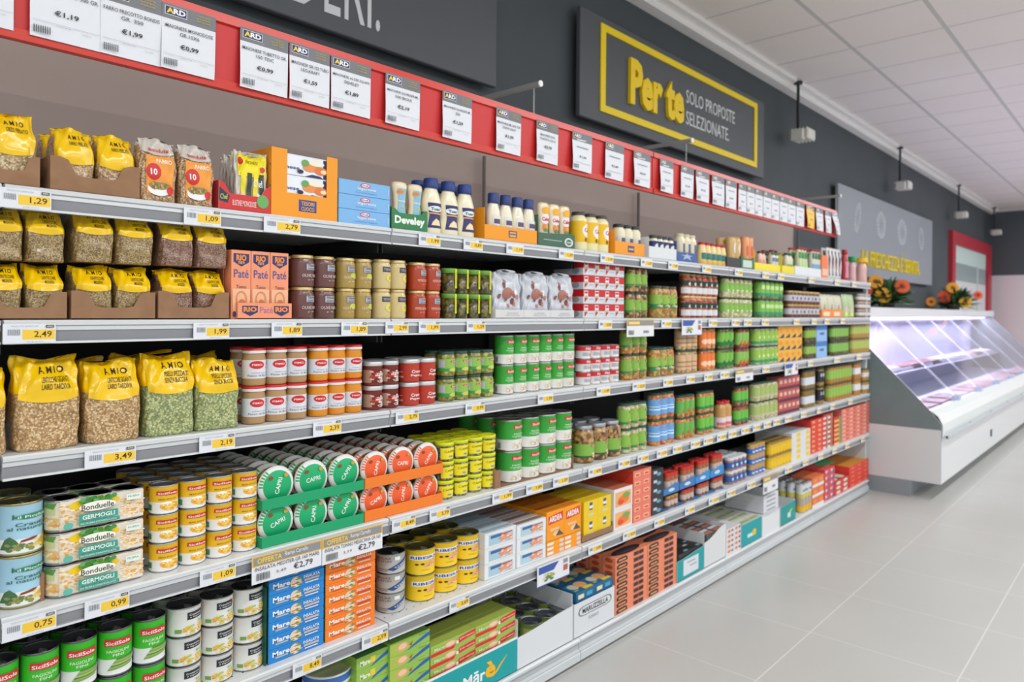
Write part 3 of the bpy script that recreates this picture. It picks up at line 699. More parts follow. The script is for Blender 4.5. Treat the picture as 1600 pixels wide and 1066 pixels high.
# shelf tags
tagn = {}
def tag(s_, u0, u1, price, head='f2c83a', w2=None):
    z1 = ZS[s_]-.008; z0 = ZS[s_]-.0455-(.004 if u0 < 600 else 0); x0, x1 = Xof(u0, z1), Xof(u1, z1); w = x1-x0; y = -.0015
    fm = lambda x, yy, l: (x0+w*x, y-l, z0+(z1-z0)*yy)
    b = MB(); b.box(x0, x1, y, y+.0008, z0, z1, 'e0e4ea'); A = MB(); far = u0 > 780
    it = [('R', .36, .2, .62, .5, head), ('T', price, .75, .45, .34, .36, '4a3410', .012)]
    it += [('R', .09+.034*q, .42, .017, .3, '84888e') for q in range(7)] if u0 < 900 else [('R', .1, .4, .2, .3, '8a8e98')]
    if not far: it += [('T', 'PRODOTTO ALIMENTARE', .4, .88, .5, .07, 'a0a4ac'), ('R', .80, .8, .16, .14, '4a4c60'), ('T', 'ARD', .88, .87, .12, .08, 'e8e0a0', .02), ('T', 'EUR al KG', .6, .1, .3, .06, 'a4a8b0')]
    art(A, it, fm, .0002, 1)
    tagn.setdefault((s_, price), 0); tagn[s_, price] += 1; k = tagn[s_, price]
    lab = f'white and yellow tag priced {price} on the {SN[s_]} rail' + ('' if k == 1 else f', {ORD[k-1]} such from left')
    place([('tag_card', b), ('tag_print', A)], 'price_tag', lab, 'price tag', (0, 0, 0), 'price tags on the shelf rails', merge=far)
TAGS = dict(
 A=[(-2, 80, '1,29'), (287, 345, '1,09'), (412, 469, '2,79'), (654, 688, '1,99'), (724, 754, '0,89'), (791, 818, '1,19'), (873, 896, '1,39'), (938, 958, '3,19'), (1001, 1019, '1,59'), (1044, 1059, '1,89'), (1097, 1111, '2,15'), (1148, 1160, '1,69'), (1191, 1201, '1,49'), (1215, 1225, '1,79'), (1263, 1272, '2,29'), (1304, 1312, '2,59'), (1331, 1338, '2,69')],
 B=[(4, 87, '2,49'), (302, 358, '1,99'), (424, 472, '1,89'), (533, 574, '1,89'), (602, 638, '2,99'), (654, 687, '1,99'), (729, 758, '1,29'), (935, 956, '3,89'), (1033, 1049, '2,19'), (1107, 1120, '1,79'), (1143, 1155, '1,85'), (1162, 1174, '1,65'), (1190, 1201, '2,35'), (1240, 1249, '2,45'), (1268, 1276, '3,15'), (1288, 1296, '3,25'), (1313, 1320, '2,85')],
 C=[(132, 212, '3,49'), (311, 367, '2,19'), (489, 533, '2,39'), (618, 654, '2,79'), (727, 757, '0,99'), (840, 864, '1,99'), (932, 953, '1,49'), (988, 1008, '2,25'), (1036, 1051, '2,05'), (1072, 1085, '2,45'), (1100, 1113, '1,89'), (1125, 1139, '1,75'), (1191, 1202, '1,95'), (1262, 1270, '2,65'), (1303, 1312, '1,35'), (1338, 1346, '1,55')],
 D=[(3, 88, '0,75'), (132, 202, '0,99'), (312, 368, '1,09'), (612, 649, '8,49'), (671, 703, '5,79'), (769, 801, '1,99'), (822, 848, '1,89'), (864, 888, '1,39'), (919, 940, '4,99'), (966, 984, '2,09'), (996, 1013, '1,69'), (1026, 1042, '1,79'), (1051, 1065, '2,19'), (1079, 1093, '2,29'), (1099, 1113, '3,19'), (1120, 1134, '2,39'), (1138, 1150, '2,49'), (1158, 1170, '2,59'), (1176, 1187, '1,19'), (1193, 1204, '1,29'), (1208, 1218, '1,25'), (1226, 1236, '3,49'), (1251, 1260, '3,55'), (1276, 1283, '2,99'), (1297, 1304, '2,95'), (1325, 1332, '1,15')],
 E=[(457, 502, '8,49'), (565, 606, '2,99'), (702, 733, '2,69'), (919, 940, '3,49'), (973, 993, '4,29'), (1022, 1038, '5,19'), (1070, 1085, '1,99'), (1107, 1123, '2,19'), (1135, 1149, '2,29'), (1167, 1180, '2,39'), (1226, 1237, '1,49'), (1254, 1263, '1,79'), (1278, 1286, '1,99'), (1300, 1307, '1,89'), (1320, 1327, '2,09'), (1345, 1351, '2,79')])
for s_, l in TAGS.items():
    for t in l: tag(s_, *t)
def offer(s_, u0, u1, z0, title, price, lab, style='y', old='3,19', far=False, zt=None):
    z1 = zt or ZS[s_]-.006; x0, x1 = Xof(u0, z1, -.01), Xof(u1, z1, -.01); w = x1-x0
    fm = lambda x, yy, l: (x0+w*x, -.009-l, z0+(z1-z0)*yy); b = MB(); b.box(x0, x1, -.009, -.0075, z0, z1, 'e4e6ea')
    if style == 'y':
        it = [('R', 0, .62, 1, .38, 'e8b830'), ('R', .02, .66, .96, .29, '8c8e92')]
        if not far: it += [('T', 'OFFERTA', .24, .81, .34, .2, 'f0c838', .03), ('T', 'Riempi Carrello', .62, .82, .34, .2, 'e8e8ec', .01), ('T', title, .5, .53, .92, .14, '50545a'), ('T', '\u20ac'+price, .72, .27, .28, .27, '34383e', .005), ('T', old, .4, .26, .14, .12, '70747a')]
        else: it += [('R', .06, .72, .4, .16, 'f0d070'), ('R', .6, .2, .2, .15, '8a90a0')]
        it += [('R', .06+.02*q, .12, .011, .26, '4a4e54') for q in range(9)]
    else: it = [('R', .0, .0, 1, .05, '3c50a0'), ('P', [(.04, .6), (.5, .6), (.66, .94), (.04, .94)], '3c58a8'), ('F', .2, .15, .3, .4, ['a8b048', '6c9038', 'd0d4c0'], 14, .05), ('R', .8, .35, .14, .28, 'c06058'), ('R', .8, .72, .14, .2, '90949c')]
    A = MB(); art(A, it, fm, .0003, 1); place([('card', b), ('card_print', A)], 'offer_card', lab, 'price card', (0, 0, 0), 'offer cards below the shelf rails', merge=far)
offer('D', 394, 503, .735, 'INSALATA MEDITER.GR.160 MARE', '2,79', 'yellow-topped OFFERTA card reading INSALATA MEDITER', old='3,49')
offer('D', 504, 598, .733, 'INSALATA TONNO MESSICANA GR.160', '2,79', 'yellow-topped OFFERTA card reading INSALATA TONNO MESSICANA')
offer('E', 840, 890, .40, '', '', 'white and blue offer card hanging above the black-lidded cans', 'b')
offer('B', 980, 1022, 1.352, '', '', 'yellow-topped offer card on the second shelf rail', far=True)
offer('B', 1066, 1097, 1.347, '', '', 'white and purple offer card on the second shelf rail', 'b', far=True)
offer('C', 1150, 1177, 1.075, '', '', 'yellow-topped offer card on the third shelf rail', far=True)
offer('C', 1227, 1247, 1.065, '', '', 'plain white offer card on the third shelf rail', 'b', far=True)
offer('E', 1193, 1216, .375, '', '', 'yellow-topped offer card on the fifth shelf rail', far=True)

# ------------------------------------------------------------------ refrigerated counter
CX0, CX1 = 6.46, 13.74
gl = bpy.data.materials.new('counter_glass'); gl.use_nodes = True; N, L = nodes(gl); N.remove(N['Principled BSDF'])
tr = N.new('ShaderNodeBsdfTransparent'); tr.inputs[0].default_value = (.9, .93, .95, 1); gs = N.new('ShaderNodeBsdfGlossy'); gs.inputs['Roughness'].default_value = .09
fz = N.new('ShaderNodeLayerWeight'); fz.inputs[0].default_value = .5; pw = N.new('ShaderNodeMath'); pw.operation = 'POWER'; pw.inputs[1].default_value = 3.5
ml = N.new('ShaderNodeMath'); ml.operation = 'MULTIPLY_ADD'; ml.inputs[1].default_value = .72; ml.inputs[2].default_value = .12
L.new(fz.outputs['Facing'], pw.inputs[0]); L.new(pw.outputs[0], ml.inputs[0]); mx = N.new('ShaderNodeMixShader'); L.new(ml.outputs[0], mx.inputs[0]); L.new(tr.outputs[0], mx.inputs[1]); L.new(gs.outputs[0], mx.inputs[2])
L.new(mx.outputs[0], N['Material Output'].inputs[0]); NAMED['glass'] = gl
P = []
def slope(y): return .70+1.05*(y+.42)
TOPY = .27
bd = MB(); bd.box(CX0+.012, CX1-.012, -.48, WY-.05, .13, .52, 'e2e4e4'); P.append(('lower_body', bd))
fr = MB(); fr.profile([(-.48, .13), (-.495, .13), (-.495, .45), (-.50, .50), (-.50, .60), (-.47, .66), (-.42, .70), (-.38, .70), (-.38, .52)], CX0+.012, CX1-.012, ['c8cccc', 'dfe2e3/g', 'dfe2e3/g', 'e4ebe9/g', 'e8efec/g', 'e8efec/g', 'd8dedd/g', 'd0d0d0']); P.append(('front_moulding', fr))
bar = MB(); bar.tube([(CX0+.05, -.53, .50), (CX1-.02, -.53, .50)], .014, 'c8d4d8/g', 8)
for k in range(8): bar.box(CX0+.05+k*1.03, CX0+.08+k*1.03, -.53, -.50, .485, .51, 'b8c4c8')
P.append(('bumper_bar', bar))
pl = MB(); pl.box(CX0, CX1, -.28, WY-.05, 0, .129, '8f979c'); P.append(('plinth', pl))
for x in (CX0, CX1-.012):
    sp = MB(); lo = [(-.495, .13), (-.495, .555), (WY-.05, .555), (WY-.05, .13)]; hi = [(-.495, .556), (-.495, .60), (-.42, .70), (TOPY, slope(TOPY)), (TOPY, 1.44), (WY-.05, 1.44), (WY-.05, .556)]
    for pts, c_ in ((lo, 'd6d8da'), (hi, 'laminate')):
        a = [(x, y, z) for y, z in pts]; d_ = [(x+.012, y, z) for y, z in pts]; sp.face(a, c_); sp.face(d_[::-1], c_)
        for i in range(len(pts)): j = (i+1) % len(pts); sp.face([a[j], a[i], d_[i], d_[j]], 'b8c0c2')
    P.append(('side_panel', sp))
tp = MB(); tp.box(CX0+.002, CX1+.02, TOPY-.03, WY-.03, 1.441, 1.53, 'dce0e0/g', .004); P.append(('top_slab', tp))
bk = MB(); bk.box(CX0+.012, CX1-.012, WY-.09, WY-.051, .52, 1.44, 'dcdcf0'); bk.box(CX0+.012, CX1-.012, -.37, WY-.10, .60, .615, 'dcdcec'); bk.box(CX0+.012, CX1-.012, .18, WY-.10, .86, .872, 'd0d0e0'); P.append(('inner_shelves', bk))
tb = MB(); tb.box(CX0+.1, CX1-.1, TOPY+.07, TOPY+.10, 1.405, 1.43, M('e8dcff', .5, 0, 0, 1.4)); P.append(('lamp_tube', tb))
blk_ = MB(); blk_.box(8.62, 8.70, -.499, -.494, .24, .31, '181a1c'); P.append(('lock', blk_))
xs = [CX0+.02+i*1.035 for i in range(8)]
for i in range(7):
    g = MB(); x0, x1 = xs[i]+.012, xs[i+1]-.012; yb, yt = -.415, TOPY-.01
    for o_, f_ in ((0, 1), (-.006, -1)):
        q = [(x0, yb, slope(yb)+o_), (x1, yb, slope(yb)+o_), (x1, yt, slope(yt)+o_), (x0, yt, slope(yt)+o_)]; g.face(q[::f_], 'glass')
    P.append(('glass_pane', g))
    hn = MB(); hn.box(x1-.05, x1+.05, yb-.02, yb+.04, slope(yb)-.005, slope(yb)+.035, 'b8c4dc/g', .004); P.append(('pane_hinge', hn))
    m_ = MB(); m_.profile([(yb, slope(yb)+.006), (yt, slope(yt)+.006)], x1-.008, x1+.03, 'd8dae4/g'); P.append(('glazing_bar', m_))
place(P, 'refrigerated_counter', 'long white refrigerated counter with sloping glass front beyond the shelves', 'display counter', (0, 0, 0))
for i in range(5):
    l = bpy.data.lights.new('counter_lamp', 'AREA'); l.shape = 'RECTANGLE'; l.size = 1.4; l.size_y = .03; l.energy = 30; l.color = (.86, .78, 1)
    o = bpy.data.objects.new('counter_lamp', l); COL.objects.link(o); o.location = (CX0+.75+i*1.45, TOPY+.085, 1.395); o.rotation_euler = (-.25, 0, 0)
R = random.Random(8)
for s_, (y, z, dep) in enumerate(((-.19, .6155, .26), (.33, .8725, .22))):
    for i in range(16):
        x = CX0+.28+i*.445
        if x > CX1-.3: continue
        b = MB(); b.box(-.19, .19, -dep/2, dep/2, 0, .03, R.choice(['e8e8f0', 'd8d8e8', '303440']), .004); c = MB(); c.box(-.17, .17, -dep/2+.015, dep/2-.015, .0301, .055, R.choice(['meat', 'meat', 'e0d4e4', 'd8a8b0', 'f0ecf4']), .012)
        place([('tray_body', b), ('film_top', c)], 'meat_tray', f'packed tray in the glass counter, {ORD[i] if i < 10 else ORD[i-10]+" after the tenth"} along {("lowest", "middle", "highest")[s_]} inner shelf', 'food tray', (x, y, z), 'packed trays inside the counter')

# flower arrangements on the counter
def bouquet(u, v, lab, seed, sc=1.0, spots=()):
    base = atY(u, v, .36); base.z = 1.5305; R = random.Random(seed); P = []
    ptm = MB(); ptm.lathe([(.07, 0), (.09, .05), (.085, .06)], 14, ['3a3a30', '3a3a30']); P.append(('bowl', ptm)); G = MB()
    for i in range(230):
        a = R.random()*2*PI; el = R.random()*1.3; L_ = (.15+.2*R.random())*sc; d_ = Vector((math.cos(a)*math.cos(el), math.sin(a)*math.cos(el), math.sin(el)*.95)); p = Vector((0, 0, .05))+d_*.06; e = p+d_*L_
        if R.random() < .15: e.z -= .08
        e.z = max(e.z, .006); e.y = min(e.y, .16)
        sd = d_.cross(Vector((R.random()-.5, R.random()-.5, .6))).normalized()*.026; mid = (p+e)/2+Vector((0, 0, .012))
        G.face([p, mid+sd, e, mid-sd], R.choice(['2c5a20', '3a7028', '1e4418', '4c8430', '26501c']))
    P.append(('foliage', G))
    for i, (du, dz, r, c1, c2) in enumerate(spots):
        f = MB(); ce = Vector((.26*du-.13, -.97*du-.05, dz)); n_ = Vector((-.9, -.4, .25)).normalized(); a_ = n_.cross(Vector((0, 0, 1))).normalized(); b_ = a_.cross(n_)
        for ring in (0, 1):
            for k in range(12):
                t = 2*PI*(k+.5*ring)/12; dr = a_*math.cos(t)+b_*math.sin(t); sd = (a_*-math.sin(t)+b_*math.cos(t))*r*.2; q = ce-n_*(.004*ring)
                f.face([q+dr*r*.2, q+dr*r*.7+sd, q+dr*r*1.02-n_*.004, q+dr*r*.7-sd], c1)
        for k in range(10):
            t0, t1 = 2*PI*k/10, 2*PI*(k+1)/10; f.face([ce+n_*.01, ce+(a_*math.cos(t0)+b_*math.sin(t0))*r*.3+n_*.004, ce+(a_*math.cos(t1)+b_*math.sin(t1))*r*.3+n_*.004], c2)
        st = MB(); st.tube([(0, 0, .05), tuple(ce*.6), tuple(ce-n_*.01)], .004, '3a6a28', 5); P.append(('flower_head', f)); P.append(('flower_stem', st))
    place(P, 'flower_arrangement', lab, 'flowers', tuple(base), 'flower arrangements on the counter')
bouquet(1386, 482, 'orange and yellow flower arrangement on the counter, beside the shelf end', 3, .8, ((-.12, .27, .075, 'e8a010', '8a4a08'), (-.05, .13, .085, 'f0b408', '8a3008'), (.12, .22, .075, 'e05818', '8a2808'), (-.2, .19, .06, 'e05018', '7a2008')))
bouquet(1489, 483, 'orange and yellow flower arrangement on the counter, before the red doorway', 5, .85, ((-.03, .30, .08, 'e8a010', '8a4a08'), (.12, .11, .085, 'f0b408', '8a3008'), (-.12, .18, .09, 'd84818', '8a2808'), (.26, .2, .06, 'e05018', '7a2008'), (-.28, .11, .07, 'e89010', '7a2008')))

# ------------------------------------------------------------------ label artwork
def amio(l1, l2='', yt=.56, dark='2c2410'):
    a = [('T', 'A M I O', .56, .84, .44, .075, dark, .02), ('T', l1, .60, .74, min(.46, .036*len(l1)+.03), .06, '3a2c10', .008)]
    if l2: a.append(('T', l2, .60, .665, min(.46, .036*len(l2)+.03), .06, '3a2c10', .008))
    return a
sun = lambda x, y, s, c='d02030', t='SicilSole': [('P', [(x-s, y-s*.30), (x+s, y-s*.45), (x+s*1.02, y+s*.35), (x-s*.98, y+s*.45)], c), ('T', t, x, y, s*1.7, s*.42, 'f0e8e0', .02)]
green_can = [('T', 'FAGIOLINI', .5, .55, .34, .07, 'd8ecc8', .015), ('T', 'FINI', .5, .46, .16, .06, 'd8ecc8', .015), ('R', .0, .42, .14, .5, '5cb040'), ('R', .84, .6, .1, .3, 'a08850'), ('R', 0.02, .05, .12, .25, '2878c0'),
             ] + [('P', [(.34+i*.02, .10+.04*i), (.72+.02*i, .16+.03*i), (.73+.02*i, .20+.03*i), (.36+.02*i, .14+.04*i)], ['7cac30', '98c048', '5c9020', 'b0d060'][i % 4]) for i in range(7)] + sun(.5, .75, .21)
pea_can = [('T', 'PISELLI', .5, .55, .34, .08, 'd8ecc8', .015), ('R', .0, .42, .14, .5, '5cb040'), ('F', .3, .08, .4, .2, ['7cac30', '98c048', '5c9020'], 26, .025)] + sun(.5, .75, .21)
bean_can = [('T', 'FAGIOLI', .52, .56, .3, .06, 'dcecd4', .012), ('T', 'CANNELLINI', .52, .48, .38, .05, 'dcecd4', .012), ('T', 'AL VAPORE', .52, .43, .26, .03, 'dcecd4'), ('F', .36, .08, .32, .22, ['f0ead8', 'd8ccb0', 'e8dcc8', 'c0a888'], 16, .045), ('R', .02, .04, .08, .2, '8890a0')] + sun(.55, .8, .19)
corn_can = [('E', .56, .25, .2, .16, 'f0b030'), ('F', .42, .12, .3, .2, ['f8c840', 'e89820', 'f4d878'], 24, .03), ('R', .08, .1, .12, .22, '4a9a48'), ('E', .48, .36, .1, .08, 'f8f4e8'), ('T', 'MAIS DOLCE', .5, .53, .32, .06, '8a6410', .01), ('E', .78, .12, .07, .06, '5088d0'), ('R', .82, .3, .16, .6, '8a7850')] + sun(.5, .76, .2)
sapore = [('R', .42, .58, .28, .28, '24262c'), ('T', 'Creazione', .56, .76, .22, .07, 'e8e8e8', .01), ('T', 'e Sapore', .56, .66, .2, .07, 'e8e8e8', .01), ('R', .72, .62, .09, .2, 'f0a020'), ('T', 'BIO', .66, .46, .12, .08, '88b028', .01), ('R', .24, .12, .1, .14, '7cb028'),
          ('F', .38, .06, .4, .3, ['f0c828', 'f4dc80', 'a8c848', 'f8e8b0', 'e8a018'], 44, .025), ('E', .66, .26, .07, .1, 'f0b828')]
ribeira = [('R', .36, .60, .58, .20, 'f0f0e8'), ('T', 'RIBEIRA', .65, .70, .52, .12, '2840a0', .02), ('E', .5, .42, .035, .04, '5a1810'), ('E', .6, .43, .035, .04, '5a1810'), ('P', [(.66, .30), (.92, .34), (.9, .54), (.74, .56), (.68, .42)], 'e8a870'), ('F', .66, .32, .24, .2, ['f0b890', 'd88858', 'e8c0a0'], 12, .03), ('T', 'TONNO', .66, .18, .16, .04, '6a5010'), ('R', .06, .06, .1, .18, 'c8c8b8')]
crauti = [('R', 0, .0, .16, 1, '3aa8d8'), ('R', .16, .0, .8, .3, 'e8ece8'), ('P', [(.2, .08), (.27, .3), (.33, .36), (.4, .28), (.48, .08)], '4a7838'), ('F', .28, .06, .3, .12, ['8aa048', 'c8b060', '6c8438'], 20, .03), ('P', [(.44, .22), (.62, .25), (.66, .3), (.6, .31), (.46, .27)], '8c3c28'), ('P', [(.55, .1), (.78, .32), (.83, .36), (.85, .1)], 'e0b030'), ('F', .62, .06, .24, .22, ['e0c050', 'c89030', 'f0d878'], 18, .03),
          ('T', 'Crauti', .56, .60, .34, .075, '2c6c58', .015), ('T', 'al naturale', .54, .52, .48, .07, '2c6c58', .015), ('E', .6, .76, .23, .055, '2c8860'), ('T', 'il Picchio', .6, .76, .36, .055, 'e8f4e8', .01), ('R', .36, .72, .02, .1, '2c6c58')]
lime = [('E', .62, .18, .22, .14, 'e8e0c8'), ('R', .0, .0, .9, .16, '2c8c50'), ('F', .45, .02, .4, .2, ['e8c890', 'c89850', '486c28', 'f0e0c0'], 12, .05)] + sun(.66, .84, .17)
limetall = [('R', .0, .0, 1, .3, '2c8c58'), ('F', .4, .02, .45, .28, ['d84828', 'e8a850', '486c28', 'f0e0c0'], 12, .06)] + sun(.62, .84, .16)
bluejar = [('R', 0, 0, 1, 1, '6aa8e0'), ('R', .1, .3, .6, .08, 'e8f0f8'), ('R', .1, .5, .5, .05, 'e8f0f8')] + sun(.66, .82, .16, 'c83050')
fimo = lambda c: [('E', .46, .74, .17, .22, 'd02428'), ('T', 'FIMO', .46, .74, .22, .11, 'f0e0e0', .02), ('T', 'TONNO CON PANE', .56, .3, .46, .05, '5c6068', .005), ('T', 'Passo di Brivido', .54, .16, .56, .1, '4c5058', .0), ('F', .68, .5, .24, .4, [c, 'e8d8c8', c], 14, .03)]
tartufi = lambda t, c2='e8e8e0': [('R', .42, .55, .26, .3, '4a4a58'), ('R', .43, .57, .24, .26, 'b8b8c0'), ('T', 'TESORI', .55, .76, .19, .09, '303040', .01), ('T', 'CUOCO', .55, .63, .19, .09, '303040', .01), ('T', t, .54, .34, .4, .12, c2, .0), ('T', 'gr. 180', .54, .16, .16, .06, c2)]

def trayrun(sh, u0, u1, n, vt, desc, name='display_carton', vb=None, **k):
    return block(sh, u0, u1, n, vt, 1, tray, name, 'carton', desc, jit=0, vb=vb, **k)

# ---- top shelf
trayrun('A', -30, 63, 1, 246, 'brown cardboard display carton holding pearl barley bags', y0=.02, d=.24, low=.48, notch='bay')
trayrun('A', 78, 219, 1, 262, 'brown cardboard display carton holding spelt bags', y0=.02, d=.24, low=.48, notch='bay')
block('A', -22, 60, 1, 178, 1, bag, 'barley_bag', 'bag', 'yellow-topped bag of pearl barley', y0=.028, d=.075, cont='barley', a=amio('ORZO PERLATO'), cut=.40)
block('A', 84, 214, 2, 213, 1, bag, 'spelt_bag', 'bag', 'yellow-topped bag of pearled spelt', y0=.028, d=.08, cont='farro', a=amio('FARRO PERLATO'), cut=.42, deep=2, seed=4)
farro = [('R', .14, .12, .76, .58, 'f09c3c'), ('E', .34, .45, .2, .13, 'd02c28'), ('T', '10', .34, .45, .18, .1, 'f4f0e8', .03), ('T', 'FARRO', .62, .62, .42, .07, 'f8f0e0', .02), ('E', .5, .2, .33, .11, 'e8eaec'), ('E', .5, .245, .3, .06, 'a88850'), ('F', .3, .2, .4, .08, ['c8a868', '8a6838', '6c8c3c'], 24, .02), ('E', .8, .18, .1, .065, 'd83028'), ('T', 'bonduis', .5, .8, .52, .055, 'c83038', .02)]
block('A', 217, 337, 2, 229, 1, bag, 'precooked_spelt_bag', 'bag', 'clear-topped bag of spelt with orange print', y0=.02, d=.06, cont='farro', top='film_clear', cut=.72, a=farro, seed=8)
trayrun('A', 342, 423, 1, 292, 'red display carton holding mayonnaise sachet packs', y0=.02, d=.2, low=.58, notch='ear', col='d03030', inner='e8e4e0', a=[('P', [(.0, .3), (.16, .24), (.2, .5), (.0, .78)], '28344c'), ('T', 'Chef', .09, .45, .14, .18, 'c8d040', .01), ('T', 'BUSTINE MONODOSE', .48, .28, .46, .2, 'f0d8d0', .01), ('E', .84, .42, .12, .24, '6cb848')])
sach = [('R', .06, .58, .88, .36, 'f0e020'), ('E', .14, .82, .07, .06, 'd02828'), ('T', 'MAIONESE', .5, .82, .42, .06, '807818'), ('E', .84, .72, .06, .05, 'd84040')] + [('R', .14+.2*i, .04, .15, .6, ['f0e020', '3c4430'][i % 2]) for i in range(4)] + [('F', .12, .1, .76, .24, ['f0f0e8', 'd84040', 'f0c8b0'], 10, .05), ('T', 'Chef', .68, .48, .3, .12, 'f4f4f0', .01)]
for q in range(5): block('A', 366-q*5.5, 419-q*7, 1, 241+q*2, 1, pouch, 'sachet_pack', 'packet', 'yellow packet of mayonnaise sachets, '+('front one' if q == 0 else ORD[q]+' behind the front one'), y0=.03+q*.032, d=.014, col='film_clear', a=sach, seed=q, group='yellow sachet packets')
OC = 'f09a18'
# orange mayonnaise carton with a cut window
xa, xb = Xof(424, 1.8, .02), Xof(527, 1.8, .02); zt = atY(527, 248, .02).z; w = xb-xa; h = zt-1.7206
P = []; b = MB(); t = .003
b.box(xa, xa+t, .0235, .22, 1.7206, zt, OC); b.box(xb-t, xb, .0235, .22, 1.7206, zt, OC); b.box(xa+t, xb-t, .2235, .2265, 1.7206, zt, OC); b.box(xa+t, xb-t, .0235, .22, 1.7206, 1.7236, OC)
f = MB(); f.box(xa, xa+w*.225, .02, .0232, 1.7206, zt, OC); f.box(xb-w*.17, xb, .02, .0232, 1.7206, zt, OC); f.box(xa+w*.225, xb-w*.17, .02, .0232, 1.7206, 1.7206+h*.36, OC)
art(f, [('R', .40, .10, .27, .18, '4a4488'), ('T', 'TESORI', .535, .225, .2, .06, 'e0b040', .02), ('T', 'CUOCO', .535, .145, .2, .06, 'e0b040', .02)], lambda x, y, l: (xa+w*x, .02-l, 1.7206+h*y), .0003, 1)
place([('carton_base', b), ('front_panel', f)], 'mayonnaise_carton', 'open orange carton with purple badge and cut window', 'carton', (0, 0, 0))
tes = [('R', .0, .0, 1, .94, 'e8ecf4'), ('R', .8, 0, .2, .94, '28285c'), ('P', [(.5, 0), (.62, .14), (.75, .1), (.8, .0)], '28285c'), ('R', .0, .62, .2, .26, '34345c'), ('T', 'CUOCO', .08, .75, .2, .12, 'd8b048', .02), ('T', 'maionese', .18, .35, .46, .16, '2c3c80', .01), ('E', .58, .45, .12, .2, 'e89048'), ('E', .76, .36, .11, .2, 'e07830'), ('E', .8, .34, .05, .1, 'f4dcb0'), ('E', .68, .7, .13, .14, 'f0e8d0'), ('E', .5, .66, .06, .16, '6cb040'), ('E', .42, .2, .05, .1, '282848')]
for q in range(3):
    zz = 1.7242+q*(h-.012)/3
    place(carton(w-.012, (h-.012)/3-.001, .15, True, col='dcdfe8', a=tes), 'mayonnaise_box', 'white mayonnaise box inside the orange carton, '+('bottom one', 'middle one', 'top one')[q], 'box', ((xa+xb)/2, .0245+.075, zz), 'mayonnaise boxes in the orange carton')
kr = [('E', .5, .74, .10, .17, 'c83048'), ('E', .5, .74, .08, .12, 'f0e8ec'), ('T', 'Kraft', .5, .74, .12, .12, '3848a0', .02), ('T', 'legeresse', .53, .48, .36, .24, 'eef4fa', .01), ('T', 'maionese leggera', .52, .22, .42, .1, '4878b8'), ('R', .95, .3, .012, .4, 'c8dcf0')]
block('A', 529, 609.5, 1, 291, 3, carton, 'light_mayonnaise_box', 'box', 'light blue box with white script', y0=.02, d=.16, col='7cb4e4', a=kr)
trayrun('A', 612, 668, 1, 330, 'green display carton with big white lettering', y0=.02, d=.14, low=.76, notch='ear', col='2c7c48', inner='9a7850', a=[('T', 'Develey', .5, .4, .84, .46, 'eef4ec', .04)])
devprof = [(.95, 0), (1, .05), (.9, .3), (.72, .55), (.85, .8), (.98, .93), (.85, .985), (.6, 1)]
block('A', 610, 660, 2, 289, 1, bottle, 'squeeze_bottle', 'bottle', 'cream squeeze bottle with light blue label', y0=.03, body='e8d8b4/g', cap=None, capf=0.001, prof=devprof, lab=(.34, .86), lw=.5, lc='88c0dc', a=[('T', 'Develey', .5, .5, .6, .1, 'f4f8f8', .02), ('E', .4, .86, .2, .08, 'e08828'), ('E', .6, .25, .2, .05, 'a8d068')], deep=1, gap=1.06)
blu = [('E', .5, .76, .34, .12, 'e8eef0'), ('T', "Tuac'", .5, .76, .44, .12, '285848', .02), ('R', .2, .55, .6, .06, 'e0a070'), ('P', [(.3, .1), (.7, .1), (.66, .3), (.5, .38), (.36, .24)], 'ecd8a8')]
tp_ = [(.92, 0), (1, .03), (.98, .2), (.86, .38), (.98, .58), (.98, .7), (.75, .9), (.62, .97), (.6, 1)]
block('A', 656, 741, 3, 289, 1, bottle, 'mayonnaise_bottle', 'bottle', 'tall mayonnaise bottle with navy cap', y0=.02, body='ece4c4/g', cap='1f3a80', capf=.17, capw=.66, prof=tp_, lab=(.12, .66), lw=.66, lc='2c2c68', a=blu, deep=2, flat=.75, gap=1.0)
xl = Xof(757, 1.75, .02)
trayrun('A', 757, 839, 1, 361, 'orange display carton with one tall raised side flap', y0=.02, d=.17, low=1, notch='flat', col=OC, leftflap=.115, a=[('R', .44, .3, .16, .48, '4a4488'), ('R', .46, .36, .12, .14, 'e0b040'), ('R', .46, .58, .12, .12, 'e0b040')])
sm = [('R', .3, .62, .4, .22, '5a4a68'), ('T', 'Maio', .5, .5, .5, .09, '6a7890', .01), ('E', .5, .22, .4, .2, '2c2c68'), ('E', .5, .2, .3, .14, 'd8dcc0'), ('F', .3, .1, .4, .2, ['d89060', '8cb050', 'f0e8d0'], 12, .06)]
block('A', 759, 836, 4, 312, 1, bottle, 'small_mayonnaise_bottle', 'bottle', 'small mayonnaise bottle with navy cap in orange carton', y0=.03, body='ece4cc/g', cap='243c78', capf=.2, capw=.72, prof=[(.95, 0), (1, .04), (1, .6), (.9, .8), (.66, .96), (.6, 1)], lab=(.1, .66), lw=.6, lc='e0e0dc', a=sm, flat=.7, gap=1.04)
trayrun('A', 841, 898, 1, 367, 'dark green display carton with white seal', y0=.02, d=.15, low=.86, notch='wave', col='3c6450', inner='8e6a4c', leftflap=.12, a=[('R', .14, .42, .5, .04, 'b8c8c0'), ('E', .83, .42, .12, .3, 'dce4dc'), ('E', .83, .42, .08, .2, '3c6450'), ('T', 'Calve', .83, .42, .13, .14, 'e8e8e0', .02)])
cal = [('E', .5, .8, .3, .13, 'f0b028'), ('E', .5, .5, .42, .18, 'f0e8e8'), ('T', 'Calve', .5, .5, .6, .13, 'c82848', .03), ('E', .36, .22, .13, .12, 'e88828'), ('E', .6, .24, .14, .12, 'e8a048'), ('E', .5, .12, .2, .06, '5c9c38')]
